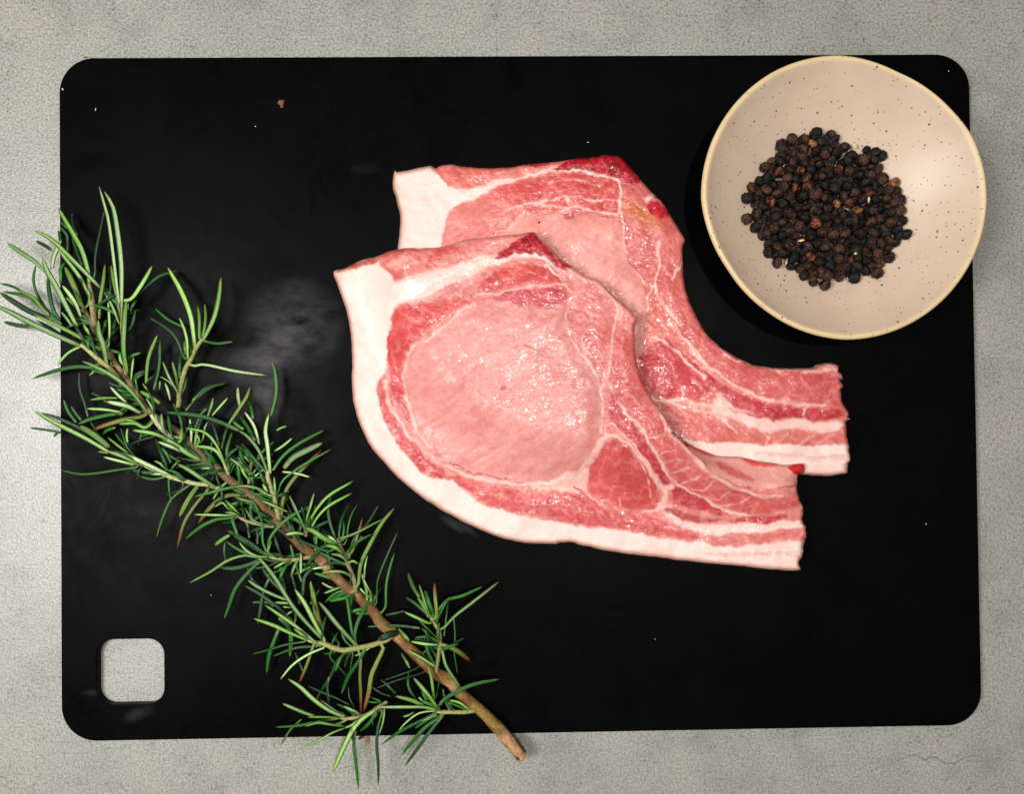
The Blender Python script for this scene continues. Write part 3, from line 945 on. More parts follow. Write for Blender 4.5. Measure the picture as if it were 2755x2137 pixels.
    return root, out


TB = 0.0105
back, back_poly = chop('pork_chop', BACK_OUT, BACK_REG, BACK_LINE, lambda x, y: 0 * x, TB, 300)
tag(back, 'raw bone-in pork chop lying underneath, nearer the bowl of peppercorns', 'pork chop', 'raw pork chops on the board')


def front_base(x, y):
    s = seg_dist(x, y, back_poly[::2], True)
    return (TB + 0.0004) * smooth(-130, 30, s)


front, _ = chop('pork_chop', FRONT_OUT, FRONT_REG, FRONT_LINE, front_base, 0.0105, 900, 2090,
                slope='M3 850,690 930,780 1020,885 1110,965 1230,1035 1350,1085 1450,1110 1600,1090 1660,1060')
tag(front, 'raw bone-in pork chop lying on top, its big round pale loin in full view', 'pork chop', 'raw pork chops on the board')

# ------------------------------------------------------------------ bowl
BOWLH = 0.027
bz = ZB + BOWLH
bc = up(1864 + 849 / 2.0655, 116 + 852 / 2.0655, bz)
kr = (CAM[2] - bz) / FOC / 2.0655 * 1.018
angs = np.array([-180, -165, -149, -126, -90, -55, -30, 0, 26, 39, 66, 90, 120, 158, 180.0])
rads = np.array([794, 777, 764, 770, 791, 791, 791, 791, 790, 775, 765, 792, 800, 798, 794.0]) * kr
NS = 144
bowl = empty('bowl', (bc[0], bc[1], ZB))
inner = [(0.0, -23.4), (0.08, -23.4), (0.17, -23.2), (0.26, -22.8), (0.36, -21.9), (0.46, -20.4), (0.56, -18.0), (0.66, -14.8), (0.75, -11.2), (0.83, -7.6),
         (0.89, -4.6), (0.925, -2.7), (0.95, -1.2), (0.965, -0.35), (0.978, 0.0), (0.990, -0.25), (0.998, -0.8), (1.0, -1.6)]
outer = [(1.0, -1.6), (0.994, -2.6), (0.97, -5.0), (0.92, -9.0), (0.85, -13.4), (0.76, -17.8), (0.66, -21.6), (0.56, -24.2), (0.47, -25.4), (0.45, -26.2),
         (0.445, -26.9), (0.42, -27.0), (0.40, -26.2), (0.2, -25.8), (0.0, -25.8)]


def lathe(profile, colf):
    V, C = [], []
    for (r_, z_) in profile:
        for s in range(NS):
            a = 360 * s / NS - 180
            rr_ = np.interp(a, angs, rads)
            rm = 791 * kr
            rad = r_ * (rm + (rr_ - rm) * r_ ** 3)
            wob = 0.0005 * math.sin(math.radians(a) * 3 + 1.0) * r_ ** 4
            V.append((bc[0] + rad * math.cos(math.radians(a)), bc[1] + rad * math.sin(math.radians(a)), bz + z_ * 1e-3 + wob))
            C.append(colf(r_))
    F = []
    for i in range(len(profile) - 1):
        for s in range(NS):
            s2 = (s + 1) % NS
            F.append([i * NS + s, i * NS + s2, (i + 1) * NS + s2, (i + 1) * NS + s])
    return V, F, C


BOWLM = mat_bowl()
c_in, c_lip = lin((212, 188, 166)), lin((224, 198, 150))
V, F, C = lathe(inner, lambda r_: c_in + (c_lip - c_in) * float(smooth(0.945, 0.985, np.array(r_))))
mesh_obj('inner_surface', V, F, BOWLM, bowl, np.array(C))
V, F, C = lathe(outer, lambda r_: c_lip)
mesh_obj('outer_surface', V, F, BOWLM, bowl, np.array(C))
tag(bowl, 'shallow cream speckled ceramic bowl holding black peppercorns', 'bowl')

# ------------------------------------------------------------------ peppercorns
PEP = mat_pepper('peppercorn_dark', (4, 2, 2), (26, 16, 12), (84, 55, 40))
PEPR = mat_pepper('peppercorn_red', (30, 12, 8), (104, 48, 32), (160, 92, 64))
PEPO = mat_pepper('peppercorn_orange', (50, 30, 16), (120, 78, 44), (170, 120, 76))
PEPK = mat_pepper('peppercorn_black', (3, 3, 3), (12, 10, 9), (34, 28, 24))


def pepper_mesh(seed, mat):
    bm = bmesh.new()
    bmesh.ops.create_icosphere(bm, subdivisions=4, radius=1.0)
    P = np.array([v.co[:] for v in bm.verts])
    r = np.random.default_rng(seed)
    disp = np.zeros(len(P))
    for k_ in range(9):
        a = r.normal(size=3)
        a /= np.linalg.norm(a)
        b_ = np.cross(a, r.normal(size=3))
        b_ /= np.linalg.norm(b_)
        q = P @ a * r.uniform(3, 7) + 1.3 * np.sin(P @ b_ * r.uniform(2, 5) + r.uniform(0, 6)) + r.uniform(0, 6)
        disp += (1 - np.abs(np.sin(q))) ** 3 * 0.085
    disp -= 0.10
    lump = r.normal(size=3)
    disp += 0.10 * np.sin(P @ lump * 1.6 + r.uniform(0, 6))
    for v, dd, p in zip(bm.verts, disp, P):
        v.co = v.co * (1 + dd)
        v.co.z *= 0.96
    me = bpy.data.meshes.new('peppercorn')
    bm.to_mesh(me)
    bm.free()
    me.polygons.foreach_set('use_smooth', np.ones(len(me.polygons), bool))
    a = me.attributes.new('ridge', 'FLOAT', 'POINT')
    a.data.foreach_set('value', np.clip(0.42 + disp * 3.2, 0, 1).astype(np.float32))
    me.materials.append(mat)
    return me


PM = {'d': [pepper_mesh(s, PEP) for s in range(8)], 'r': [pepper_mesh(40 + s, PEPR) for s in range(3)],
      'o': [pepper_mesh(60 + s, PEPO) for s in range(2)], 'k': [pepper_mesh(80 + s, PEPK) for s in range(3)]}
fixed = [(505, 250, 55, 'd'), (603, 180, 48, 'd'), (707, 195, 48, 'd'), (833, 138, 58, 'k'), (972, 147, 45, 'd'), (1000, 245, 45, 'd'), (795, 235, 38, 'o'), (605, 280, 42, 'd'),
         (890, 222, 50, 'd'), (1105, 270, 45, 'd'), (1310, 292, 36, 'k'), (1392, 312, 45, 'k'), (1462, 345, 44, 'k'), (1250, 392, 60, 'd'), (1165, 345, 50, 'k'), (920, 332, 45, 'd'),
         (500, 352, 48, 'k'), (412, 412, 44, 'd'), (340, 460, 50, 'd'), (482, 502, 40, 'r'), (690, 487, 34, 'r'), (380, 532, 42, 'd'), (300, 592, 46, 'd'), (225, 650, 46, 'd'),
         (180, 752, 50, 'k'), (270, 802, 50, 'd'), (400, 792, 38, 'r'), (180, 945, 52, 'd'), (275, 925, 43, 'd'), (255, 1032, 50, 'd'), (340, 1097, 54, 'd'), (390, 1187, 48, 'k'),
         (375, 1267, 48, 'k'), (460, 1366, 46, 'd'), (590, 1400, 40, 'k'), (680, 1412, 48, 'd'), (715, 1492, 42, 'k'), (805, 1541, 46, 'd'), (915, 1576, 50, 'd'), (965, 1485, 36, 'd'),
         (1050, 1506, 42, 'r'), (1195, 1510, 54, 'k'), (1120, 1420, 44, 'd'), (1300, 1440, 48, 'k'), (1410, 1460, 52, 'd'), (1530, 1310, 50, 'd'), (1430, 1372, 46, 'd'), (1580, 1172, 46, 'k'),
         (1690, 1096, 48, 'k'), (1618, 1110, 42, 'k'), (1520, 1152, 42, 'd'), (1650, 962, 46, 'k'), (1630, 866, 50, 'd'), (1622, 772, 55, 'd'), (1590, 692, 50, 'd'), (1578, 602, 44, 'o'),
         (1475, 562, 50, 'd'), (1420, 472, 46, 'o'), (1355, 442, 37, 'd'), (1240, 522, 48, 'd'), (1050, 470, 40, 'r'), (985, 522, 40, 'd'), (570, 1172, 46, 'd'), (640, 650, 40, 'r'),
         (830, 702, 56, 'd'), (665, 816, 42, 'd'), (840, 862, 48, 'd'), (970, 986, 30, 'r'), (1170, 962, 56, 'd'), (1355, 872, 52, 'd'), (1360, 982, 48, 'd'), (1410, 1282, 46, 'd'),
         (1160, 800, 40, 'r'), (1350, 690, 42, 'r'), (780, 1310, 42, 'r'), (710, 395, 50, 'd'), (970, 400, 52, 'd'), (580, 1070, 42, 'd'), (705, 290, 46, 'd'), (820, 310, 44, 'k'),
         (1050, 795, 38, 'o'), (1250, 870, 36, 'o'), (760, 640, 46, 'd'), (1020, 320, 46, 'k')]
heap = spline(pts('Q 500,250 620,165 760,150 880,110 990,150 1080,250 1200,290 1330,280 1480,340 1420,440 1500,560 1600,640 1650,760 1640,900 1660,1000 1640,1120 1590,1200 1530,1330 1420,1440 '
                  '1290,1470 1170,1500 1050,1520 920,1560 800,1530 690,1460 570,1400 450,1350 360,1260 330,1130 220,1020 170,930 200,800 180,720 280,580 330,450'), 3, True)
_hx, _hy = np.meshgrid(np.arange(1990, 2472, 4.0), np.arange(330, 800, 4.0))
_hs = seg_dist(_hx, _hy, heap, True)


def heap_sd(x, y):
    return _hs[int(np.clip((y - 330) / 4, 0, _hs.shape[0] - 1)), int(np.clip((x - 1990) / 4, 0, _hs.shape[1] - 1))]


zin = np.array(inner)
pep = []                                       # x, y, z, r, kind


def bowl_z(x, y):
    rf = math.hypot(x - bc[0], y - bc[1]) / (791 * kr)
    return bz + float(np.interp(rf, zin[:, 0], zin[:, 1])) * 1e-3


def settle(x, y, r_):
    z = bowl_z(x, y) + r_ * 0.97
    for (a, b_, c_, q, _) in pep:
        dd = math.hypot(x - a, y - b_)
        s = (r_ + q) * 0.93
        if dd < s:
            z = max(z, c_ + math.sqrt(s * s - dd * dd))
    return z


cx_, cy_ = heap.mean(0)
edge_fixed = []
for (qx, qy, qr, kd) in fixed:
    px_, py_ = 1960 + qx / 3.529, 320 + qy / 3.529
    edge_fixed.append((px_, py_, qr / 3.529, kd, heap_sd(px_, py_)))
z0 = bz - 0.0225
# outer ring first, on the glaze
for (px_, py_, pr, kd, s) in edge_fixed:
    if s < 22:
        r_ = pr * (CAM[2] - z0) / FOC
        p = up(px_, py_, z0 + r_)
        for _ in range(3):
            p = up(px_, py_, bowl_z(p[0], p[1]) + r_)
        pep.append((p[0], p[1], bowl_z(p[0], p[1]) + r_ * 0.97, r_, kd))
n_ring = len(pep)
# bottom layer
tries = 0
while tries < 9000:
    tries += 1
    px_, py_ = RNG.uniform(2000, 2460), RNG.uniform(340, 790)
    if heap_sd(px_, py_) < 6:
        continue
    r_ = RNG.uniform(0.0019, 0.0023)
    p = up(px_, py_, z0 + r_)
    p = up(px_, py_, bowl_z(p[0], p[1]) + r_)
    if all(math.hypot(p[0] - a[0], p[1] - a[1]) > (r_ + a[3]) * 0.84 for a in pep):
        pep.append((p[0], p[1], bowl_z(p[0], p[1]) + r_ * 0.97, r_, 'k' if RNG.random() < 0.35 else 'd'))
n_low = len(pep)
# the ones measured inside the heap, then more on top
second = []
for (px_, py_, pr, kd, s) in edge_fixed:
    if s >= 22:
        r_ = pr * (CAM[2] - z0 - 0.003) / FOC
        p = up(px_, py_, z0 + 0.006)
        second.append((p[0], p[1], r_, kd))
tries = 0
while tries < 5000:
    tries += 1
    px_, py_ = RNG.uniform(2000, 2460), RNG.uniform(340, 790)
    if heap_sd(px_, py_) < 16:
        continue
    r_ = RNG.uniform(0.0018, 0.0023)
    p = up(px_, py_, z0 + 0.006)
    if all(math.hypot(p[0] - a[0], p[1] - a[1]) > (r_ + a[2]) * 0.96 for a in second):
        second.append((p[0], p[1], r_, 'k' if RNG.random() < 0.3 else ('r' if RNG.random() < 0.05 else 'd')))
    if len(second) + n_low > 296:
        break
low = list(pep)
for (x, y, r_, kd) in second:
    z = bowl_z(x, y) + r_
    for (a, b_, c_, q, _) in low:
        dd = math.hypot(x - a, y - b_)
        s = (r_ + q) * 0.93
        if dd < s:
            z = max(z, c_ + math.sqrt(s * s - dd * dd))
    pep.append((x, y, min(z, z0 + 0.0064), r_, kd))
# drop the ones nothing is seen of, then close the gaps that show the glaze
def cover():
    sz = 0.0004
    gx0, gy0 = bc[0] - 0.045, bc[1] - 0.045
    G = -np.ones((226, 226), int)
    Zm = np.full((226, 226), -1.0)
    yy, xx = np.mgrid[0:226, 0:226]
    wx_, wy_ = gx0 + xx * sz, gy0 + yy * sz
    for i_, (a, b_, c_, q, _) in enumerate(pep):
        k_ = ((wx_ - a) ** 2 + (wy_ - b_) ** 2 < q * q) & (c_ > Zm)
        G[k_] = i_
        Zm[k_] = c_
    return G, wx_, wy_


G, wx_, wy_ = cover()
n_vis = np.bincount(G[G >= 0], minlength=len(pep))
keep_ = [i_ for i_ in range(len(pep)) if n_vis[i_] > 12 or i_ < n_ring]
pep = [pep[i_] for i_ in keep_]
G, wx_, wy_ = cover()
hp = up(heap[:, 0], heap[:, 1], z0 + 0.002)
hs_ = seg_dist(wx_, wy_, hp[:, :2], True)
gap = (G < 0) & (hs_ > 0.0022)
for _ in range(60):
    if not gap.any() or len(pep) >= 298:
        break
    jj_, ii_ = np.nonzero(gap)
    k_ = int(RNG.integers(len(jj_)))
    x, y, r_ = wx_[jj_[k_], ii_[k_]], wy_[jj_[k_], ii_[k_]], RNG.uniform(0.0016, 0.0020)
    pep.append((x, y, bowl_z(x, y) + r_ * 0.95, r_, 'k' if RNG.random() < 0.6 else 'd'))
    gap &= ((wx_ - x) ** 2 + (wy_ - y) ** 2 > r_ * r_)
_pa = np.array([p_[:2] for p_ in pep])
heap_c = _pa.mean(0)
heap_r = float(np.percentile(np.hypot(*(_pa - heap_c).T), 97))
for i, (x, y, z, r_, kd) in enumerate(pep):
    r_ *= 1.02
    me = PM[kd][int(RNG.integers(len(PM[kd])))]
    o = bpy.data.objects.new('peppercorn', me)
    COL.objects.link(o)
    o.location = (x, y, z)
    o.scale = (r_, r_ * RNG.uniform(0.93, 1.04), r_ * RNG.uniform(0.93, 1.03))
    o.rotation_euler = tuple(RNG.uniform(0, 6.28, 3))
    hxc, hyc = heap_c
    dxp, dyp = (x - hxc) / heap_r, (y - hyc) / heap_r
    rho = math.hypot(dxp, dyp)
    sect = ['right', 'upper right', 'top', 'upper left', 'left', 'lower left', 'bottom', 'lower right'][int(round(math.degrees(math.atan2(dyp, dxp)) / 45)) % 8]
    where = 'at the centre of the heap' if rho < 0.28 else ('at the %s rim of the heap' % sect if i < n_ring else 'in the %s part of the heap' % sect)
    if kd == 'k' and i < n_ring and abs(r_ / 1.02 * FOC / (CAM[2] - z0) * 3.529 - 58) < 0.2:
        lab = 'largest jet-black peppercorn standing out at the top of the heap'
    else:
        lab = {'r': 'reddish-brown peppercorn ', 'o': 'tan-orange peppercorn ', 'k': 'near-black peppercorn ', 'd': 'dark brown wrinkled peppercorn '}[kd] + where
    tag(o, lab, 'peppercorn', {'r': 'reddish peppercorns in the bowl', 'o': 'tan peppercorns in the bowl', 'k': 'black peppercorns in the bowl',
                               'd': 'dark brown peppercorns in the bowl'}[kd])

# the rest of the heap, lying under and between the ones above
bmu = bmesh.new()
n_u = 0
for k_ in range(6000):
    px_, py_ = RNG.uniform(2000, 2460), RNG.uniform(340, 790)
    if heap_sd(px_, py_) < 14:
        continue
    r_ = RNG.uniform(0.0016, 0.0020)
    p = up(px_, py_, z0 + r_)
    g_ = G[int(np.clip((p[1] - bc[1] + 0.045) / 0.0004, 0, 225)), int(np.clip((p[0] - bc[0] + 0.045) / 0.0004, 0, 225))]
    if g_ >= 0 and RNG.random() < 0.93:
        continue
    ret = bmesh.ops.create_icosphere(bmu, subdivisions=2, radius=r_)
    zz_ = bowl_z(p[0], p[1]) + r_ * 0.8
    for v in ret['verts']:
        v.co = v.co * (1 + 0.18 * (RNG.random() - 0.5)) + Vector((p[0], p[1], zz_))
    n_u += 1
    if n_u >= 170:
        break
meu = bpy.data.meshes.new('peppercorns')
bmu.to_mesh(meu)
bmu.free()
meu.materials.append(mat_plain('peppercorn_under', (26, 18, 14), 0.7, 900))
o = bpy.data.objects.new('peppercorns', meu)
COL.objects.link(o)
tag(o, 'lowest layer of black peppercorns seen between the ones on top', 'peppercorns', kind='stuff')

# pale split husks among the peppercorns
FLAKE = mat_plain('pale_seed', (214, 200, 150), 0.6, 1500)


def flake(qx, qy, ln, wd_, ang, z, label):
    p = up(1960 + qx / 3.529, 320 + qy / 3.529, z)
    kk = (CAM[2] - z) / FOC / 3.529
    L, Wd = ln * kk, wd_ * kk
    n_ = 9
    t_ = np.linspace(0, 1, n_)
    ca, sa = math.cos(ang), math.sin(ang)
    path = np.stack([p[0] + (t_ - 0.5) * L * ca, p[1] + (t_ - 0.5) * L * sa, z + 0.0004 * np.sin(t_ * math.pi)], 1)
    V, F = tube(path, Wd / 2 * np.clip(np.sin(t_ * math.pi * 0.94 + 0.1), 0.12, 1), 8, True, 0.4)
    o = mesh_obj('seed_husk', V, F, FLAKE)
    return tag(o, label, 'seed husk', 'pale husks among the peppercorns')


zt = z0 + 0.0078
flake(1198, 258, 66, 44, -0.9, z0 + 0.0055, 'pale husk cracked open at the upper right edge of the heap')
flake(692, 1155, 74, 24, 0.2, zt, 'pale yellow husk lying level in the lower left of heap')
flake(548, 1360, 84, 26, 1.3, z0 + 0.0045, 'left one of two pale upright husks at lower left edge')
flake(610, 1365, 84, 24, -1.35, z0 + 0.0045, 'right one of two pale upright husks at lower left edge')
flake(1205, 1278, 34, 26, 0.4, zt, 'tiny pale husk chip in lower right of the heap')
flake(1330, 765, 66, 24, 1.5, zt, 'tan husk curve right of the middle of the heap')

# ------------------------------------------------------------------ rosemary
LEAFM = mat_vcol('rosemary_leaf', 0.42, 0.35, 1400, 0.22, 0.45)
BARK = mat_vcol('rosemary_bark', 0.65, 0.9, 700, 0.35, 0.3)
ZS = ZB + 0.0045
sprig_at = up(1000, 1750, ZB)
sprig = empty('rosemary_sprig', (sprig_at[0], sprig_at[1], ZB))
tag(sprig, 'long leafy rosemary sprig with brown woody stem crossing the board at left', 'rosemary sprig')


def wpath(P, z):
    return up(P[:, 0], P[:, 1], z)


stem_pts = pts('P7 1775,1215 1560,960 1290,665 1110,520 930,350 P5 850,1260 700,1180 560,1050 380,880 250,760 110,640 30,520 P2 1130,1560 1010,1440 880,1340 760,1220 640,1090 540,990 '
               '430,920 300,800 200,700 110,610 P1 1480,680 1380,600 1270,490 1180,410 1090,340 1000,280 900,200 830,130 770,60 N5 560,1060 480,980 400,900 330,840 250,740 '
               'N2 1700,1300 1600,1160 1530,1060 1450,930 1370,830 1290,710 1220,580 1120,430 1060,330 1000,210 950,120')
SP = spline(stem_pts, 4)
u = np.linspace(0, 1, len(SP))
rad_px = np.interp(u, [0, 0.1, 0.35, 0.55, 0.75, 0.9, 1.0], [16.5, 16.0, 14.0, 12.5, 9.0, 8.0, 6.0])
rad_m = rad_px * 0.000155 * (1 + 0.10 * np.sin(u * 95) * np.sin(u * 41))
zz = ZS + np.interp(u, [0, 0.2, 0.6, 1], [-0.0008, -0.0012, -0.0016, -0.0010]) + 0.0006 * np.sin(u * 22)
V, F = tube(wpath(SP, zz), rad_m, 14, True, 1.0, 0.16, 3)
cb = np.array([lin(c) for c in ((146, 126, 58), (148, 116, 56), (130, 96, 56), (128, 102, 70), (112, 98, 68), (108, 104, 64))])
uc = np.repeat(u, 14)
cc = np.stack([np.interp(uc, [0, 0.12, 0.3, 0.5, 0.75, 1], cb[:, k_]) for k_ in range(3)], 1)
pv = np.array([fbm(V[:, 0] * 1e4, V[:, 1] * 1e4 + V[:, 2] * 2e4, 45, 5, 4, math.radians(45), 3.0)])[0]
pk = smooth(0.04, 0.16, pv)[:, None]
pk = pk * (1 - 0.7 * smooth(0.4, 0.65, uc))[:, None]
cc = cc * (1 - pk) + lin((122, 78, 44)) * pk
pk = smooth(0.10, 0.22, -pv)[:, None]
cc = cc * (1 - pk) + lin((196, 150, 108)) * pk
stem = mesh_obj('stem', V, F, BARK, sprig, cc * 0.85)
tag(stem, 'brown woody stem with peeling bark')
# torn pale wood at the cut end
p0, p1 = wpath(SP, zz)[0], wpath(SP, zz)[1]
ax = (p0 - p1) / np.linalg.norm(p0 - p1)
pth = np.array([p0 - ax * 0.0006, p0 + ax * 0.0005, p0 + ax * 0.0011])
V, F = tube(pth, np.array([rad_m[0] * 0.97, rad_m[0] * 0.9, rad_m[0] * 0.55]), 12, True, 1, 0.5, 9)
mesh_obj('cut_end', V, F, BARK, stem, np.repeat(lin((196, 142, 92))[None], len(V), 0))
for (a, b_, rr_) in (((1700, 1010), (1832, 1180), 2.6), ((1700, 1225), (1745, 1265), 2.2)):
    q = pts('P7 %d,%d %d,%d' % (a[0], a[1], b_[0], b_[1]))
    path = up(np.linspace(q[0, 0], q[1, 0], 4), np.linspace(q[0, 1], q[1, 1], 4), ZS + 0.0015)
    V, F = tube(path, np.array([0.6, 1, 0.9, 0.3]) * rr_ * 0.00016, 8, True, 1, 0.3, 4)
    mesh_obj('bark_splinter', V, F, BARK, stem, np.repeat(lin((44, 30, 22))[None], len(V), 0))

BR_SPEC = [
    ('N2', '1400,1000 1290,850 1200,770 1090,680 1000,600 920,540', 6.5, (176, 172, 108), 3),
    ('N3', '545,1760 560,1690 560,1600 590,1480 630,1330 690,1220 740,1110 800,1020 830,985', 6.5, (150, 158, 84), 4),
    ('N2', '1440,890 1415,700 1400,500 1390,300 1385,150 1385,0', 5, (140, 150, 84), 3),
    ('P1', '830,330 720,290 640,270 540,265 430,235 260,190 100,120 0,75 -90,30 -240,-30', 6, (176, 184, 124), 2),
    ('N5', '1170,1545 1140,1420 1120,1330 1080,1220 1060,1130 1070,1075', 6.5, (176, 168, 120), 4),
    ('P2', '1010,1430 980,1250 920,1110 880,1000 820,880 800,800', 5.5, (150, 138, 104), 4),
    ('P1', '1430,755 1280,730 1150,700 1060,660 980,590', 4.5, (164, 156, 118), 2),
    ('P2', '500,1010 350,1040 250,1050 100,1030 20,1010 M1 -200,1770', 5.5, (160, 152, 110), 2),
    ('P4', '1760,720 1694,775 1540,830 1400,860 1260,885 1180,890 1080,860 990,820 900,805 800,775', 7.0, (160, 162, 96), 4),
    ('P5', '700,1170 710,1100 730,950 740,850 735,740 690,650 640,580', 5.5, (140, 140, 78), 3),
    ('P7', '1190,630 1050,650 900,650 780,650 690,645', 5.5, (166, 164, 100), 3),
    ('P6', '1560,530 1430,605 1300,690 1150,735 1020,745 950,740', 5.0, (170, 160, 118), 2),
    ('N5', '880,1210 890,1080 910,1000', 4.5, (150, 146, 110), 1),
    ('P2', '440,780 430,700 440,640', 4.5, (128, 120, 88), 1),
    ('N4', '1740,660 1660,560 1580,470 1510,380 1470,320', 7.0, (190, 190, 150), 4),
    ('N5', '690,1120 670,1070 640,1000', 5.0, (172, 178, 120), 4),
    ('N1', '1080,1690 1060,1500 1040,1350 1010,1200', 8.0, (158, 140, 100), 5),
]
branches = []
for bi_, (zr, s, rp, c, lay) in enumerate(BR_SPEC):
    s = s.split(' M1')[0]
    P = spline(pts(zr + ' ' + s), 4)
    z = ZS + np.linspace(0.0010, 0.0006 + lay * 0.0011, len(P))
    rm_ = rp * 0.000155 * np.interp(np.linspace(0, 1, len(P)), [0, 0.7, 1], [1.0, 1.0, 0.7])
    V, F = tube(wpath(P, z), rm_, 10, True, 1, 0.12, bi_)
    base = lin(c)
    u_ = np.repeat(np.linspace(0, 1, len(P)), 10)[:, None]
    col = base * (0.8 + 0.3 * u_)
    o = mesh_obj('branch', V, F, BARK, sprig, col)
    branches.append((o, P, z))

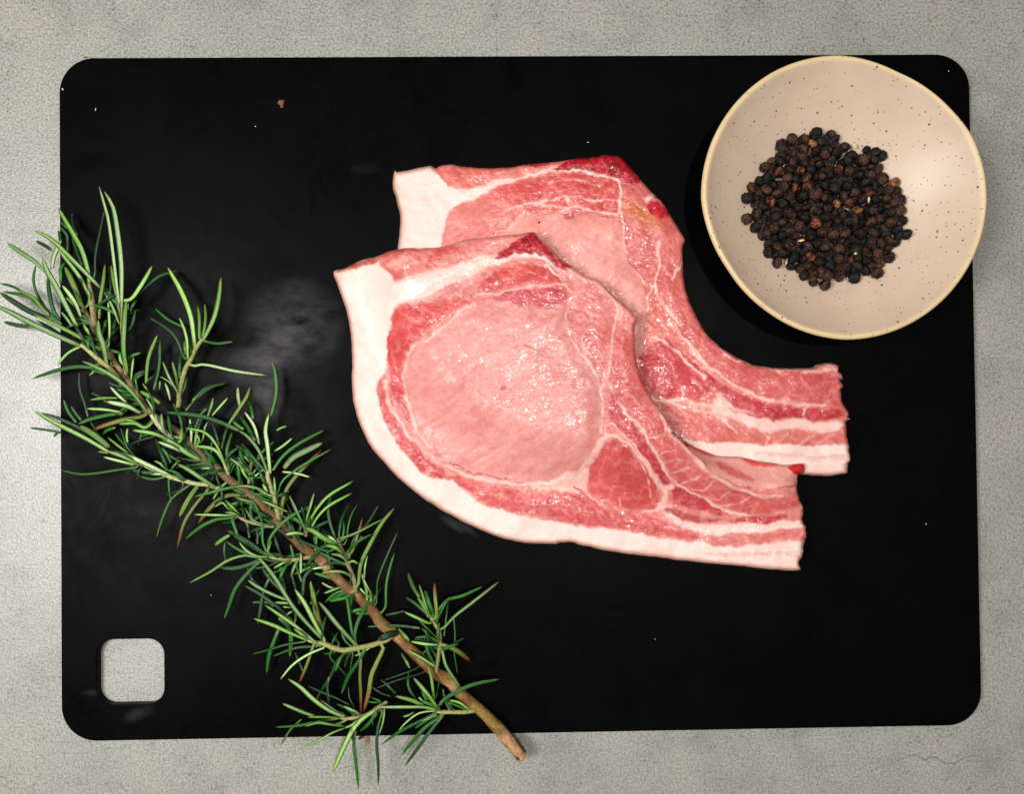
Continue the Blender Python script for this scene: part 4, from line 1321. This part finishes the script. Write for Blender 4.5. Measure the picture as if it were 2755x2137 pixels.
LEAVES = """
N1
p 50|1360,1450 1300,950 1240,500 1190,300 1128,90
p 70|1385,1480 1385,1000 1340,600 1290,330 1190,150
g 35|1080,1110 1085,900 1130,650 1195,350
p 70|1010,1080 940,830 840,640 740,470 660,330
g 40|940,1000 880,850 820,660
g 38|880,650 830,520 820,400
p 62|1135,1240 960,1060 820,920 650,750 520,650 390,595
p 62|1020,1350 950,1190 860,1050 740,900 650,780
g 50|600,830 520,770 410,710
p 58|590,1030 620,880 700,700
g 42|690,760 680,660 665,590
g 38|770,840 770,720 760,640 690,560
g 30|760,570 720,520 680,490
p 66|520,1070 400,950 250,850 80,735
p 74|880,1690 780,1500 640,1230 540,1060 480,890
g 42|520,1470 420,1310 380,1150 410,980
g 56|690,1660 600,1480 560,1300 545,1120
g 48|690,1200 690,1100 690,1030 740,960
y 80|930,1450 870,1290 800,1130 740,1010
p 62|930,1600 870,1440 790,1320 710,1220
y 48|1130,1600 1140,1400 1180,1150 1195,980
p 48|1360,1660 1300,1500 1250,1400 1185,1295
y 48|1370,1600 1330,1350 1290,1150 1265,990
g 36|1250,1350 1260,1200 1240,1000
p 45|1000,1450 1020,1340 960,1200
N2
g 74|620,260 400,190 200,80 -10,-60
p 80|910,550 700,460 450,340 250,240 100,160 -60,90
y 52|1150,600 900,450 650,320 500,250 385,200
g 46|900,540 700,430 500,310 420,260
g 56|380,340 200,320 40,280
g 52|700,310 620,240 480,110 340,30
g 52|560,160 400,20 250,-30 30,-65
y 42|560,200 470,110 380,0 220,-80
g 36|300,-30 150,-120 0,-160
p 46|1040,470 1000,390 950,310
p 42|820,330 760,240 700,170
p 76|1220,770 1180,550 1130,400 1120,260
p 76|1450,860 1410,600 1415,300 1440,20
p 42|1240,560 1250,350 1240,150 1230,30
g 36|1260,390 1300,330 1330,250
g 26|1470,190 1530,150 1600,150
g 42|1480,160 1520,80 1570,-10
p 58|1690,1330 1500,1080 1300,910 1100,800 940,730
g 58|1100,800 900,790 700,820 500,880 365,930
g 36|1000,1360 960,1200 910,1050 900,860
y 36|1340,1150 1180,1150 1030,1170
p 46|1450,1210 1350,1120 1255,1020
g 42|1220,1200 1130,1130 1045,1095
p 80|1620,1330 1450,1240 1220,1190
p 46|1380,1310 1200,1280 990,1270
g 58|1400,1320 1200,1350 1000,1400 870,1460
g 44|870,1430 780,1310 725,1170
g 42|920,1400 860,1320 810,1240
b 62|1620,1360 1400,1400 1200,1460 1040,1520
g 32|690,1540 500,1510 340,1490
g 36|700,1540 650,1550 610,1590
g 26|1250,1700 1120,1560 1030,1420
N3
p 68|10,530 110,400 200,250 250,150
g 42|20,540 200,370 350,260 530,210
p 84|740,1100 700,750 590,450 430,170
p 64|830,1000 950,760 1010,520 1035,280
y 40|790,970 790,750 770,610
y 40|830,960 860,750 850,580
g 36|640,860 570,830 430,760 290,640
g 42|610,1190 540,1000 430,870 230,745
p 48|660,1200 650,1000 610,850 560,740
y 36|630,1170 625,1080 620,1000
p 50|700,1300 850,1275 1200,1350 1560,1400
g 46|565,1430 580,1300 600,1190
g 50|560,1400 570,1250 590,1110
p 42|560,1620 450,1430 370,1240
y 42|545,1530 520,1400 480,1240
p 20|550,1600 440,1470 335,1410
g 52|710,1690 860,1550 1080,1490
y 54|180,1490 210,1200 310,940
g 48|270,1560 330,1300 340,990
g 28|170,1490 220,1440 280,1400
y 58|340,1720 300,1690 190,1620 115,1580
p 36|230,1610 180,1540 140,1490
p 30|335,1560 338,1500 340,1460
p 40|460,1690 430,1570 395,1480
g 32|95,1600 70,1500 60,1420
N4
p 66|990,750 700,580 400,430 140,285
g 50|960,700 800,560 500,400 220,300
y 80|990,690 830,560 660,450
p 38|1230,780 1110,690 970,580
g 26|1300,810 1200,700 1120,480
g 40|1180,690 1120,620 1060,540
p 62|1690,620 1500,540 1260,500
p 44|1690,700 1620,660 1560,630
g 30|1500,570 1330,620 1145,705
p 38|1200,640 1190,560 1200,480
g 42|1060,470 970,500 910,550
p 52|1400,470 1280,420 1100,430
p 44|1340,430 1240,390 1170,380
p 58|1330,900 1150,800 970,740
p 44|1300,900 1100,850 925,805
p 74|1690,1020 1400,880 1200,790 1000,740
g 36|1330,920 1100,950 850,990 650,1000 455,960
y 28|980,760 920,750 865,745
g 48|1640,920 1590,780 1520,600
p 32|1640,950 1570,880 1505,850
g 42|1690,870 1650,780 1590,700
N5
p 48|800,490 780,380 775,290
y 40|690,640 790,490 860,380 890,290
g 42|920,590 900,480 870,420
g 42|1090,560 1140,350 1130,150 1100,50
p 58|1085,1110 1060,850 1040,700 1070,540
p 44|1060,1100 980,900 870,760 780,700
p 42|980,830 930,660 840,525
g 48|940,800 880,690 800,570
g 42|830,690 770,650 725,605
g 42|1050,1110 930,970 810,825
g 36|1010,1140 960,1050 930,970
g 40|880,960 830,890 750,840
p 32|890,1010 850,960 780,910
g 40|1100,1090 1200,950 1350,830 1590,700
p 78|1215,1060 1300,960 1430,890 1575,820
b 44|1190,1520 1220,1300 1350,1110 1570,885
g 28|1150,1310 1200,1180 1350,1060 1500,970 1660,880
p 32|1200,1095 1330,1110 1460,1145
p 32|1120,900 1200,850 1290,775
p 28|1145,700 1190,675 1240,660
g 40|280,510 400,380 520,290 655,255
g 58|780,700 600,620 400,560 100,530
p 34|620,930 540,790 440,710 280,680
p 44|670,1070 600,930 520,870 360,850
g 40|690,1080 670,900 720,720
g 32|620,880 650,750 680,660
p 36|490,570 530,450 540,390
p 32|530,560 600,480 680,390
g 32|420,550 460,510 480,495
g 38|600,850 570,740 535,640
p 26|410,800 390,750 370,700
p 26|440,790 460,680 490,620
g 34|280,850 280,720 370,600
y 42|230,800 240,730 245,670
p 66|430,990 300,920 200,850 0,730
p 48|250,910 150,860 20,810
g 48|570,1130 510,1020 490,880
g 42|140,750 130,650 110,560
p 44|100,740 60,650 50,540
p 28|870,1100 790,1030 700,960
g 28|1000,1150 900,1140 840,1105
p 34|1260,1480 1100,1410 1000,1370
p 24|920,1110 940,1080 960,1060
p 32|1130,1290 1125,1200 1120,1140
p 42|1060,1290 1030,1240 1010,1210
p 32|1130,1330 1050,1310 950,1250 930,1240
g 30|230,1000 160,960 60,880
g 34|100,1060 60,950 20,800
P1
g 32|330,10 240,130 230,300 250,450
g 38|480,270 380,340 250,450 150,680 90,870
g 28|380,320 290,360 195,385
p 64|780,320 600,200 450,100 330,40
g 54|430,240 350,190 270,130
y 66|560,290 500,370 420,500 350,640
b 48|690,310 620,400 520,520 400,720 325,1000
g 40|620,420 510,540 470,700 440,780
g 46|1160,290 1000,295 830,330 680,370 530,410
p 42|1360,380 1250,320 1100,290 960,300
b 62|1080,410 950,390 830,430 700,540 560,720
g 38|1370,1090 1300,930 1290,700 1200,480 1070,320
p 38|940,620 780,620 520,615
g 48|940,655 780,670 600,750 425,890
g 48|1010,840 960,700 930,550 925,480
g 38|1130,760 1080,600 1040,390
p 42|1060,640 980,560 870,450
g 95|1300,1060 1150,950 1020,870 910,800
y 52|920,850 840,900 755,965
g 38|1240,1110 1050,1030 950,970 885,920
g 34|880,1150 860,1030 870,930
p 40|1250,1110 1100,1080 900,1140 700,1270 465,1395
g 64|1260,1140 1100,1200 950,1230 800,1215
p 34|1400,740 1200,690 1100,550
g 38|1150,880 1135,800 1140,730
g 34|1240,950 1240,850 1230,760
p 40|1380,1100 1360,1020 1400,910
p 46|1240,1090 1120,1030 1030,930
g 40|950,690 900,705 845,710
p 40|1060,650 960,600 870,590
g 44|830,440 750,500 690,560
p 34|900,540 840,480 750,530
P2
g 48|10,1000 10,850 80,720 250,560 460,450
p 48|440,720 380,600 310,450 245,310
g 30|430,700 300,560 210,390
p 44|450,560 490,430 530,280
p 48|445,660 550,480 700,310 970,150
p 44|495,690 570,560 700,430 960,285
g 48|770,800 710,620 690,450 740,250
g 40|810,800 830,640 870,520 930,410
g 30|850,800 870,700 865,600
g 24|890,850 920,650 970,500 1020,420
p 74|800,880 640,800 520,720 435,685
g 48|780,830 700,760 620,690
p 48|800,870 730,800 660,770
g 38|700,950 550,900 430,850 340,800
g 52|740,860 600,920 500,1040 390,1200
p 64|870,990 780,910 660,880
p 48|920,1080 830,1000 720,980
p 44|970,1250 870,1190 740,1180 610,1200
g 40|935,1120 940,950 1000,770 1130,640 1260,430
b 36|960,960 1020,780 1060,650 1080,560
p 38|910,780 1050,720 1200,640 1320,580
y 58|1030,1370 1060,1100 1160,880 1300,630 1440,460
p 30|1100,1270 1110,1120 1140,990
p 40|975,1060 1010,1080 1045,1095
g 26|1240,1540 1250,1300 1340,1050 1480,730
g 34|1340,1600 1350,1350 1390,1150 1445,970
p 28|1190,1460 1140,1360 1085,1260
p 38|1180,1490 1110,1430 1050,1370
p 32|620,1310 690,1350 750,1370
g 44|390,1300 320,1100 260,870
p 48|380,1200 380,1080 380,970
g 56|400,1450 420,1250 500,1150 620,1010
y 44|540,1690 510,1450 490,1290
g 44|200,1400 160,1250 140,1120
p 36|270,1050 180,1080 60,1150
P3
p 62|1600,1060 1400,860 1200,620 1000,300 780,30
g 54|840,140 700,270 560,450 500,620 440,780
p 74|1590,1050 1480,850 1350,600 1240,450
g 40|1300,620 1250,450 1200,260
p 50|1540,1110 1300,910 1150,800 900,630
p 60|1380,1030 1150,930 1000,860 775,785
g 54|1230,830 1050,660 850,510 680,415
p 54|1140,570 950,490 800,410 705,345
g 48|950,320 880,500 850,680 820,840
g 64|1060,780 1160,870 1200,1000 1185,1220
g 32|1350,1050 1150,1080 950,1140 760,1190
g 38|1500,1100 1250,1120 1005,1210
g 60|1060,900 1000,1050 950,1200 920,1400
p 38|1590,1110 1400,1190 1220,1310 1075,1480
b 42|1440,1130 1390,1280 1330,1430 1290,1520
b 76|1480,620 1510,800 1575,960
g 36|1420,620 1480,520 1520,450
y 60|1480,640 1450,500 1420,370
p 44|1180,610 1100,605 1020,600
p 30|1200,660 1160,655 1110,650
p 30|1220,700 1180,720 1140,750
g 44|860,430 760,350 700,200
g 40|1100,480 980,360 860,190
p 40|1380,1010 1300,950 1230,900
g 44|1000,650 930,600 760,600
g 40|1240,860 1250,760 1240,640
P4
p 66|1370,850 1250,730 1100,560 1000,430 920,340
g 44|1310,760 1280,560 1250,350 1220,150
g 54|1330,740 1370,560 1460,400 1560,250
g 48|1270,450 1290,330 1310,230
g 38|1150,820 1110,760 1070,690
g 32|1080,800 1110,740 1140,680
g 50|1250,900 1130,1020 1060,1180 940,1370 900,1450
g 44|1040,1200 1020,1300 1030,1420 1035,1540
g 56|1440,900 1370,1030 1260,1190 1180,1390
b 44|1400,1000 1390,1180 1400,1400 1400,1640
b 64|1660,860 1580,1040 1520,1180 1490,1380 1430,1600
g 26|1310,920 1290,1050 1280,1130
g 26|1050,970 1150,1080 1240,1190
g 28|1280,1520 1100,1430 950,1370 800,1300
g 22|1330,1560 1270,1430 1260,1310
g 32|740,1130 700,1030 650,920
g 38|1120,900 1040,930 970,930
P5
g 54|520,360 450,240 395,95
p 38|590,460 550,330 515,215
g 58|690,580 630,440 580,280
b 48|705,560 690,350 680,190
y 48|620,580 570,460 495,350
g 44|560,500 470,420 375,360
g 44|725,490 830,380 980,340 1200,240
p 42|770,700 900,560 1080,420 1380,185
p 44|620,635 500,580 355,515
g 38|350,505 250,530 150,550
g 44|520,690 300,665 100,670 -40,675
g 38|690,850 620,770 545,690
p 50|710,870 580,860 425,835
g 28|640,840 550,825 460,810
g 34|650,900 560,960 475,1030
g 24|590,950 630,990 670,1030
b 62|770,870 900,920 990,980 1070,1050
p 44|760,910 800,1080 870,1200 960,1330
g 22|890,590 905,780 895,950 930,1180
g 22|785,780 800,640 830,410
p 60|290,690 350,760 410,830
g 95|310,750 200,760 70,820
p 44|320,960 370,1040 415,1130
y 40|680,1500 650,1250 610,1090
p 60|705,1550 600,1400 455,1230
g 38|650,1540 570,1430 540,1350
g 36|490,1480 400,1330 400,1160
p 28|580,1510 540,1470 510,1440
y 54|600,1560 450,1480 260,1430
g 32|260,1400 170,1310 100,1250
g 54|720,1540 820,1440 1080,1310 1380,1245
g 30|900,1590 840,1520 820,1450
g 22|700,1440 720,1330 730,1250
g 20|480,1130 300,1200 140,1255
g 20|540,1180 300,1250 60,1340
P6
p 72|1030,740 800,640 600,500 430,340 270,235
p 60|620,720 450,660 310,600 200,555
y 34|940,740 750,730 525,730
g 44|940,745 650,790 400,840 110,860
p 50|1000,850 800,820 650,800 490,850
g 34|440,760 300,890 165,1100
p 40|1010,870 850,930 650,1040 450,1120
p 82|1440,610 1200,780 1050,1000 850,1450
g 50|1150,910 1120,1100 1150,1350 1185,1680
g 50|1500,640 1440,850 1420,1100 1440,1350 1440,1630
p 34|1520,640 1500,800 1450,960
g 34|1470,630 1400,700 1345,750
g 24|1420,690 1375,760 1365,840
p 50|1170,670 1080,630 990,585
g 34|1210,680 1150,680 1090,670
p 46|1200,740 1100,830 1000,870
g 26|1460,520 1390,490 1320,460
g 26|1460,540 1380,540 1300,530
g 26|1600,460 1480,420 1360,340
P7
p 52|700,640 560,590 300,585 0,588 -80,590
p 34|600,640 450,670 300,780 200,890
g 48|640,680 450,780 200,910 -20,1070
g 50|690,690 550,760 415,855
g 60|780,690 560,830 400,1000 230,1210
g 54|760,700 600,900 440,1120 280,1340
p 34|400,650 330,690 260,710
"""
GREEN = [lin((30, 104, 16)), lin((14, 66, 12)), lin((46, 118, 18)), lin((20, 84, 18))]
PALE = [lin((146, 188, 92)), lin((122, 170, 68)), lin((172, 200, 134)), lin((128, 162, 90))]


def leaf(kind, wid, P, zb, zt, arch, roll, rnd):
    n_ = 13
    dense = spline(P, 8)
    sl = np.concatenate([[0], np.cumsum(np.linalg.norm(np.diff(dense, axis=0), axis=1))])
    u_ = np.linspace(0, 1, n_) ** 0.93
    Q = np.stack([np.interp(u_ * sl[-1], sl, dense[:, k_]) for k_ in range(2)], 1)
    z = zb + (zt - zb) * u_ + arch * 4 * u_ * (1 - u_)
    C3 = up(Q[:, 0], Q[:, 1], z)
    half = wid / 2 * (CAM[2] - z) / FOC
    prof = np.interp(u_, [0, 0.08, 0.3, 0.6, 0.8, 0.92, 1.0], [0.55, 0.78, 0.95, 1.0, 0.92, 0.66, 0.14])
    half = half * prof
    tn_ = np.gradient(C3, axis=0)
    tn_ /= np.linalg.norm(tn_, axis=1)[:, None] + 1e-12
    # cross-section: (side, height, role) with rolled-under margins
    if kind == 'p':
        sec = [(-1.0, 0.10, 'e'), (-0.72, 0.36, 'e'), (-0.50, 0.16, 'b'), (-0.2, 0.06, 'b'), (0.0, 0.24, 'm'), (0.2, 0.06, 'b'), (0.50, 0.16, 'b'), (0.72, 0.36, 'e'),
               (1.0, 0.10, 'e'), (0.7, -0.28, 'g'), (0.0, -0.36, 'g'), (-0.7, -0.28, 'g')]
    else:
        sec = [(-1.0, -0.10, 'e'), (-0.82, 0.20, 'g'), (-0.5, 0.38, 'g'), (-0.15, 0.40, 'g'), (0.0, 0.26, 'l'), (0.15, 0.40, 'g'), (0.5, 0.38, 'g'), (0.82, 0.20, 'g'),
               (1.0, -0.10, 'e'), (0.62, -0.28, 'b'), (0.0, -0.18, 'm'), (-0.62, -0.28, 'b')]
    gr = GREEN[rnd.integers(4)] * rnd.uniform(0.4, 1.0)
    pl = PALE[rnd.integers(4)] * rnd.uniform(0.62, 1.12)
    cols = {'g': gr, 'e': gr * 0.85, 'l': gr * 1.25 + 0.02, 'b': pl, 'm': pl * 1.2 + 0.03}
    if kind == 'y':
        yy = lin((100, 138, 42)) * rnd.uniform(0.7, 1.1)
        cols = {'g': yy, 'e': yy * 0.6 + gr * 0.4, 'l': yy * 1.2, 'b': yy, 'm': yy * 1.2}
    if kind == 'b':
        yy = lin((112, 124, 40)) * rnd.uniform(0.7, 1.1)
        cols = {'g': yy, 'e': yy * 0.7, 'l': yy * 1.1, 'b': yy, 'm': yy * 1.1}
    V, C = [], []
    ns = len(sec)
    brown = lin((112, 62, 30))
    tipc = lin((150, 160, 80))
    for i in range(n_):
        t_ = tn_[i]
        s = np.cross(t_, [0, 0, 1.0])
        s /= np.linalg.norm(s) + 1e-9
        v = np.cross(s, t_)
        a = roll * (0.6 + 0.4 * math.sin(u_[i] * 3 + roll * 5))
        s2 = s * math.cos(a) + v * math.sin(a)
        v2 = v * math.cos(a) - s * math.sin(a)
        for (sx, hy, role) in sec:
            V.append(C3[i] + half[i] * (sx * s2 + hy * 0.95 * v2))
            c = cols[role]
            if kind == 'b':
                k_ = float(smooth(0.55, 0.92, u_[i] + 0.15 * (rnd.random() - 0.5)))
                c = c * (1 - k_) + brown * k_
            else:
                k_ = 0.55 * float(smooth(0.9, 1.0, u_[i]))
                c = c * (1 - k_) + tipc * k_
            k_ = 0.45 * float(1 - smooth(0.0, 0.16, u_[i]))
            c = c * (1 - k_) + lin((176, 184, 128)) * k_
            C.append(c)
    F = []
    for i in range(n_ - 1):
        for k_ in range(ns):
            k2 = (k_ + 1) % ns
            F.append([i * ns + k2, i * ns + k_, (i + 1) * ns + k_, (i + 1) * ns + k2])
    F.append(list(range(ns)))
    F.append([(n_ - 1) * ns + k_ for k_ in range(ns)][::-1])
    return np.array(V), F, np.clip(np.array(C), 0.001, 1)


lr = np.random.default_rng(21)
zr = 'N1'
hosts = branches + [(stem, SP, zz)]
nleaf = 0
for ln in LEAVES.strip().splitlines():
    ln = ln.strip()
    if ln in ZOOM:
        zr = ln
        continue
    head, body = ln.split('|')
    kd, wz = head.split()
    P = pts(zr + ' ' + body)
    wid = float(wz) / ZOOM[zr][2]
    if kd == 'p':
        zb, zt = ZS + lr.uniform(0.002, 0.0045), ZS + lr.uniform(0.001, 0.0060)
    elif kd == 'y':
        zb, zt = ZS + lr.uniform(0.002, 0.0040), ZS + lr.uniform(0.001, 0.0050)
    else:
        zb, zt = ZS + lr.uniform(0.0002, 0.0035), ZS + lr.uniform(-0.0025, 0.0035)
    zt = max(zt, ZB + 0.0012 + wid * 0.00008)
    best = min(hosts, key=lambda h: float(np.min(np.hypot(h[1][:, 0] - P[0, 0], h[1][:, 1] - P[0, 1]))))
    dd = np.hypot(best[1][:, 0] - P[0, 0], best[1][:, 1] - P[0, 1])
    kk_ = int(np.argmin(dd))
    ar = lr.uniform(-0.0003, 0.0016)
    if dd[kk_] < 34:
        hp_ = best[1][kk_]
        v1, v2 = P[0] - hp_, P[1] - P[0]
        if dd[kk_] > 5 and float(v1 @ v2) > 0.45 * np.linalg.norm(v1) * np.linalg.norm(v2):
            P = np.vstack([best[1][kk_], P])
        zb = best[2][kk_] + 0.0003
        ar = ar + max(0, (0.0028 if kd == 'p' else 0.001))
    V, F, C = leaf(kd, wid * 0.86, P, zb, zt, ar, lr.uniform(-0.4, 0.4), lr)
    o = mesh_obj('leaf', V, F, LEAFM, best[0], C)
    nleaf += 1

# small inner needles crowding the stem: too many and too small to pick apart
fV, fF, fC = [], [], []
off_ = 0
for k_ in range(230):
    if lr.random() < 0.55:
        h = hosts[-1]
        t_ = int(lr.uniform(0.24, 0.99) * (len(h[1]) - 1))
    else:
        h = hosts[int(lr.integers(len(hosts) - 1))]
        t_ = int(lr.uniform(0.1, 0.98) * (len(h[1]) - 1))
    b0 = h[1][t_]
    tg = h[1][min(t_ + 2, len(h[1]) - 1)] - h[1][max(t_ - 2, 0)]
    a0 = math.atan2(tg[1], tg[0]) + lr.choice([-1, 1]) * lr.uniform(0.35, 1.25)
    L_ = lr.uniform(38, 92)
    bend = lr.uniform(-0.5, 0.5)
    P = np.array([b0 + L_ * f_ * np.array([math.cos(a0 + bend * f_), math.sin(a0 + bend * f_)]) for f_ in (0.05, 0.5, 1.0)])
    kd = lr.choice(['g', 'g', 'g', 'p'])
    zt = max(h[2][t_] + lr.uniform(-0.003, 0.0040), ZB + 0.0016)
    V, F, C = leaf(kd, lr.uniform(6.5, 10.5), P, h[2][t_] + 0.0004, zt, lr.uniform(0, 0.0022), lr.uniform(-0.4, 0.4), lr)
    fV.append(V)
    fC.append(C)
    fF += [[v + off_ for v in f_] for f_ in F]
    off_ += len(V)
o = mesh_obj('small_needles', np.concatenate(fV), fF, LEAFM, sprig, np.concatenate(fC))
tag(o, kind='stuff')

# ------------------------------------------------------------------ crumbs
SCRAP = mat_plain('dried_scrap', (128, 66, 48), 0.6, 900)
DUST = mat_plain('white_crumb', (206, 204, 200), 0.8, 2500)
TAN = mat_plain('tan_crumb', (176, 128, 84), 0.8, 1500)
BLK = mat_plain('dark_crumb', (40, 26, 20), 0.8, 1500)


def crumb(name, dx, dy, sx, sy, ang, mat, label, cat, z=ZB, group=None, seed=0):
    bm = bmesh.new()
    bmesh.ops.create_icosphere(bm, subdivisions=2, radius=1.0)
    r = np.random.default_rng(seed)
    for v in bm.verts:
        v.co *= 1 + 0.35 * (r.random() - 0.5)
    me_ = bpy.data.meshes.new(name)
    bm.to_mesh(me_)
    bm.free()
    me_.materials.append(mat)
    o = bpy.data.objects.new(name, me_)
    COL.objects.link(o)
    hz = 0.5 * min(sx, sy) * 0.0002
    p = px2w(dx, dy, z)
    o.location = (p[0], p[1], z + hz * 0.8)
    o.scale = (sx * 0.0002, sy * 0.0002, hz)
    o.rotation_euler = (0, 0, ang)
    return tag(o, label, cat, group)


crumb('meat_scrap', 600, 219, 7, 6, 0.4, SCRAP, 'tiny brown-red scrap on the bare upper left of the board', 'scrap', seed=1)
crumb('meat_scrap', 601, 226, 3.5, 4, 0.2, SCRAP, 'smaller brown-red scrap just below the tiny scrap on the board', 'scrap', seed=2)
crumb('bark_crumb', 784, 1578, 5, 8, 0.2, TAN, 'tan bark crumb on the table just below the board edge', 'crumb', 0, seed=3)
crumb('bark_crumb', 771, 1573, 9, 3, 0.5, BLK, 'dark bark sliver beside the tan crumb below the board edge', 'crumb', 0, seed=4)
crumb('bark_crumb', 183, 122, 6, 2, 0.0, SCRAP, 'rusty fleck at the board edge by the top left corner', 'crumb', seed=5)
for i, (dx, dy, sx, sy, a) in enumerate(((134, 190, 2.2, 3.2, 0.3), (204, 233, 1.3, 4.5, -0.2), (545, 269, 1.8, 1.5, 0), (1254, 303, 2.8, 1.0, 0), (2023, 151, 1.4, 2.0, 0.3),
                                         (1975, 1118, 1.2, 2.6, 0), (1397, 1364, 1.2, 1.3, 0), (450, 1270, 1.3, 1.3, 0))):
    crumb('dust_speck', dx, dy, sx * 0.75, sy * 0.75, a, DUST, 'minute white speck lying on the black board', 'speck', ZB if dy < 1585 else 0, 'white specks on the board', 20 + i)
crumb('seed', 1139 / 2.1 * 0.79274 + 860 * 0.79274 + 38, 458 / 2.1 * 0.79274 + 380 * 0.79274, 2.2, 2.2, 0, BLK, 'tiny dark speck on the pale face of the rear chop', 'speck', ZB + TB + 0.0008, seed=50)
print('leaves', nleaf, 'peppercorns', len(pep))
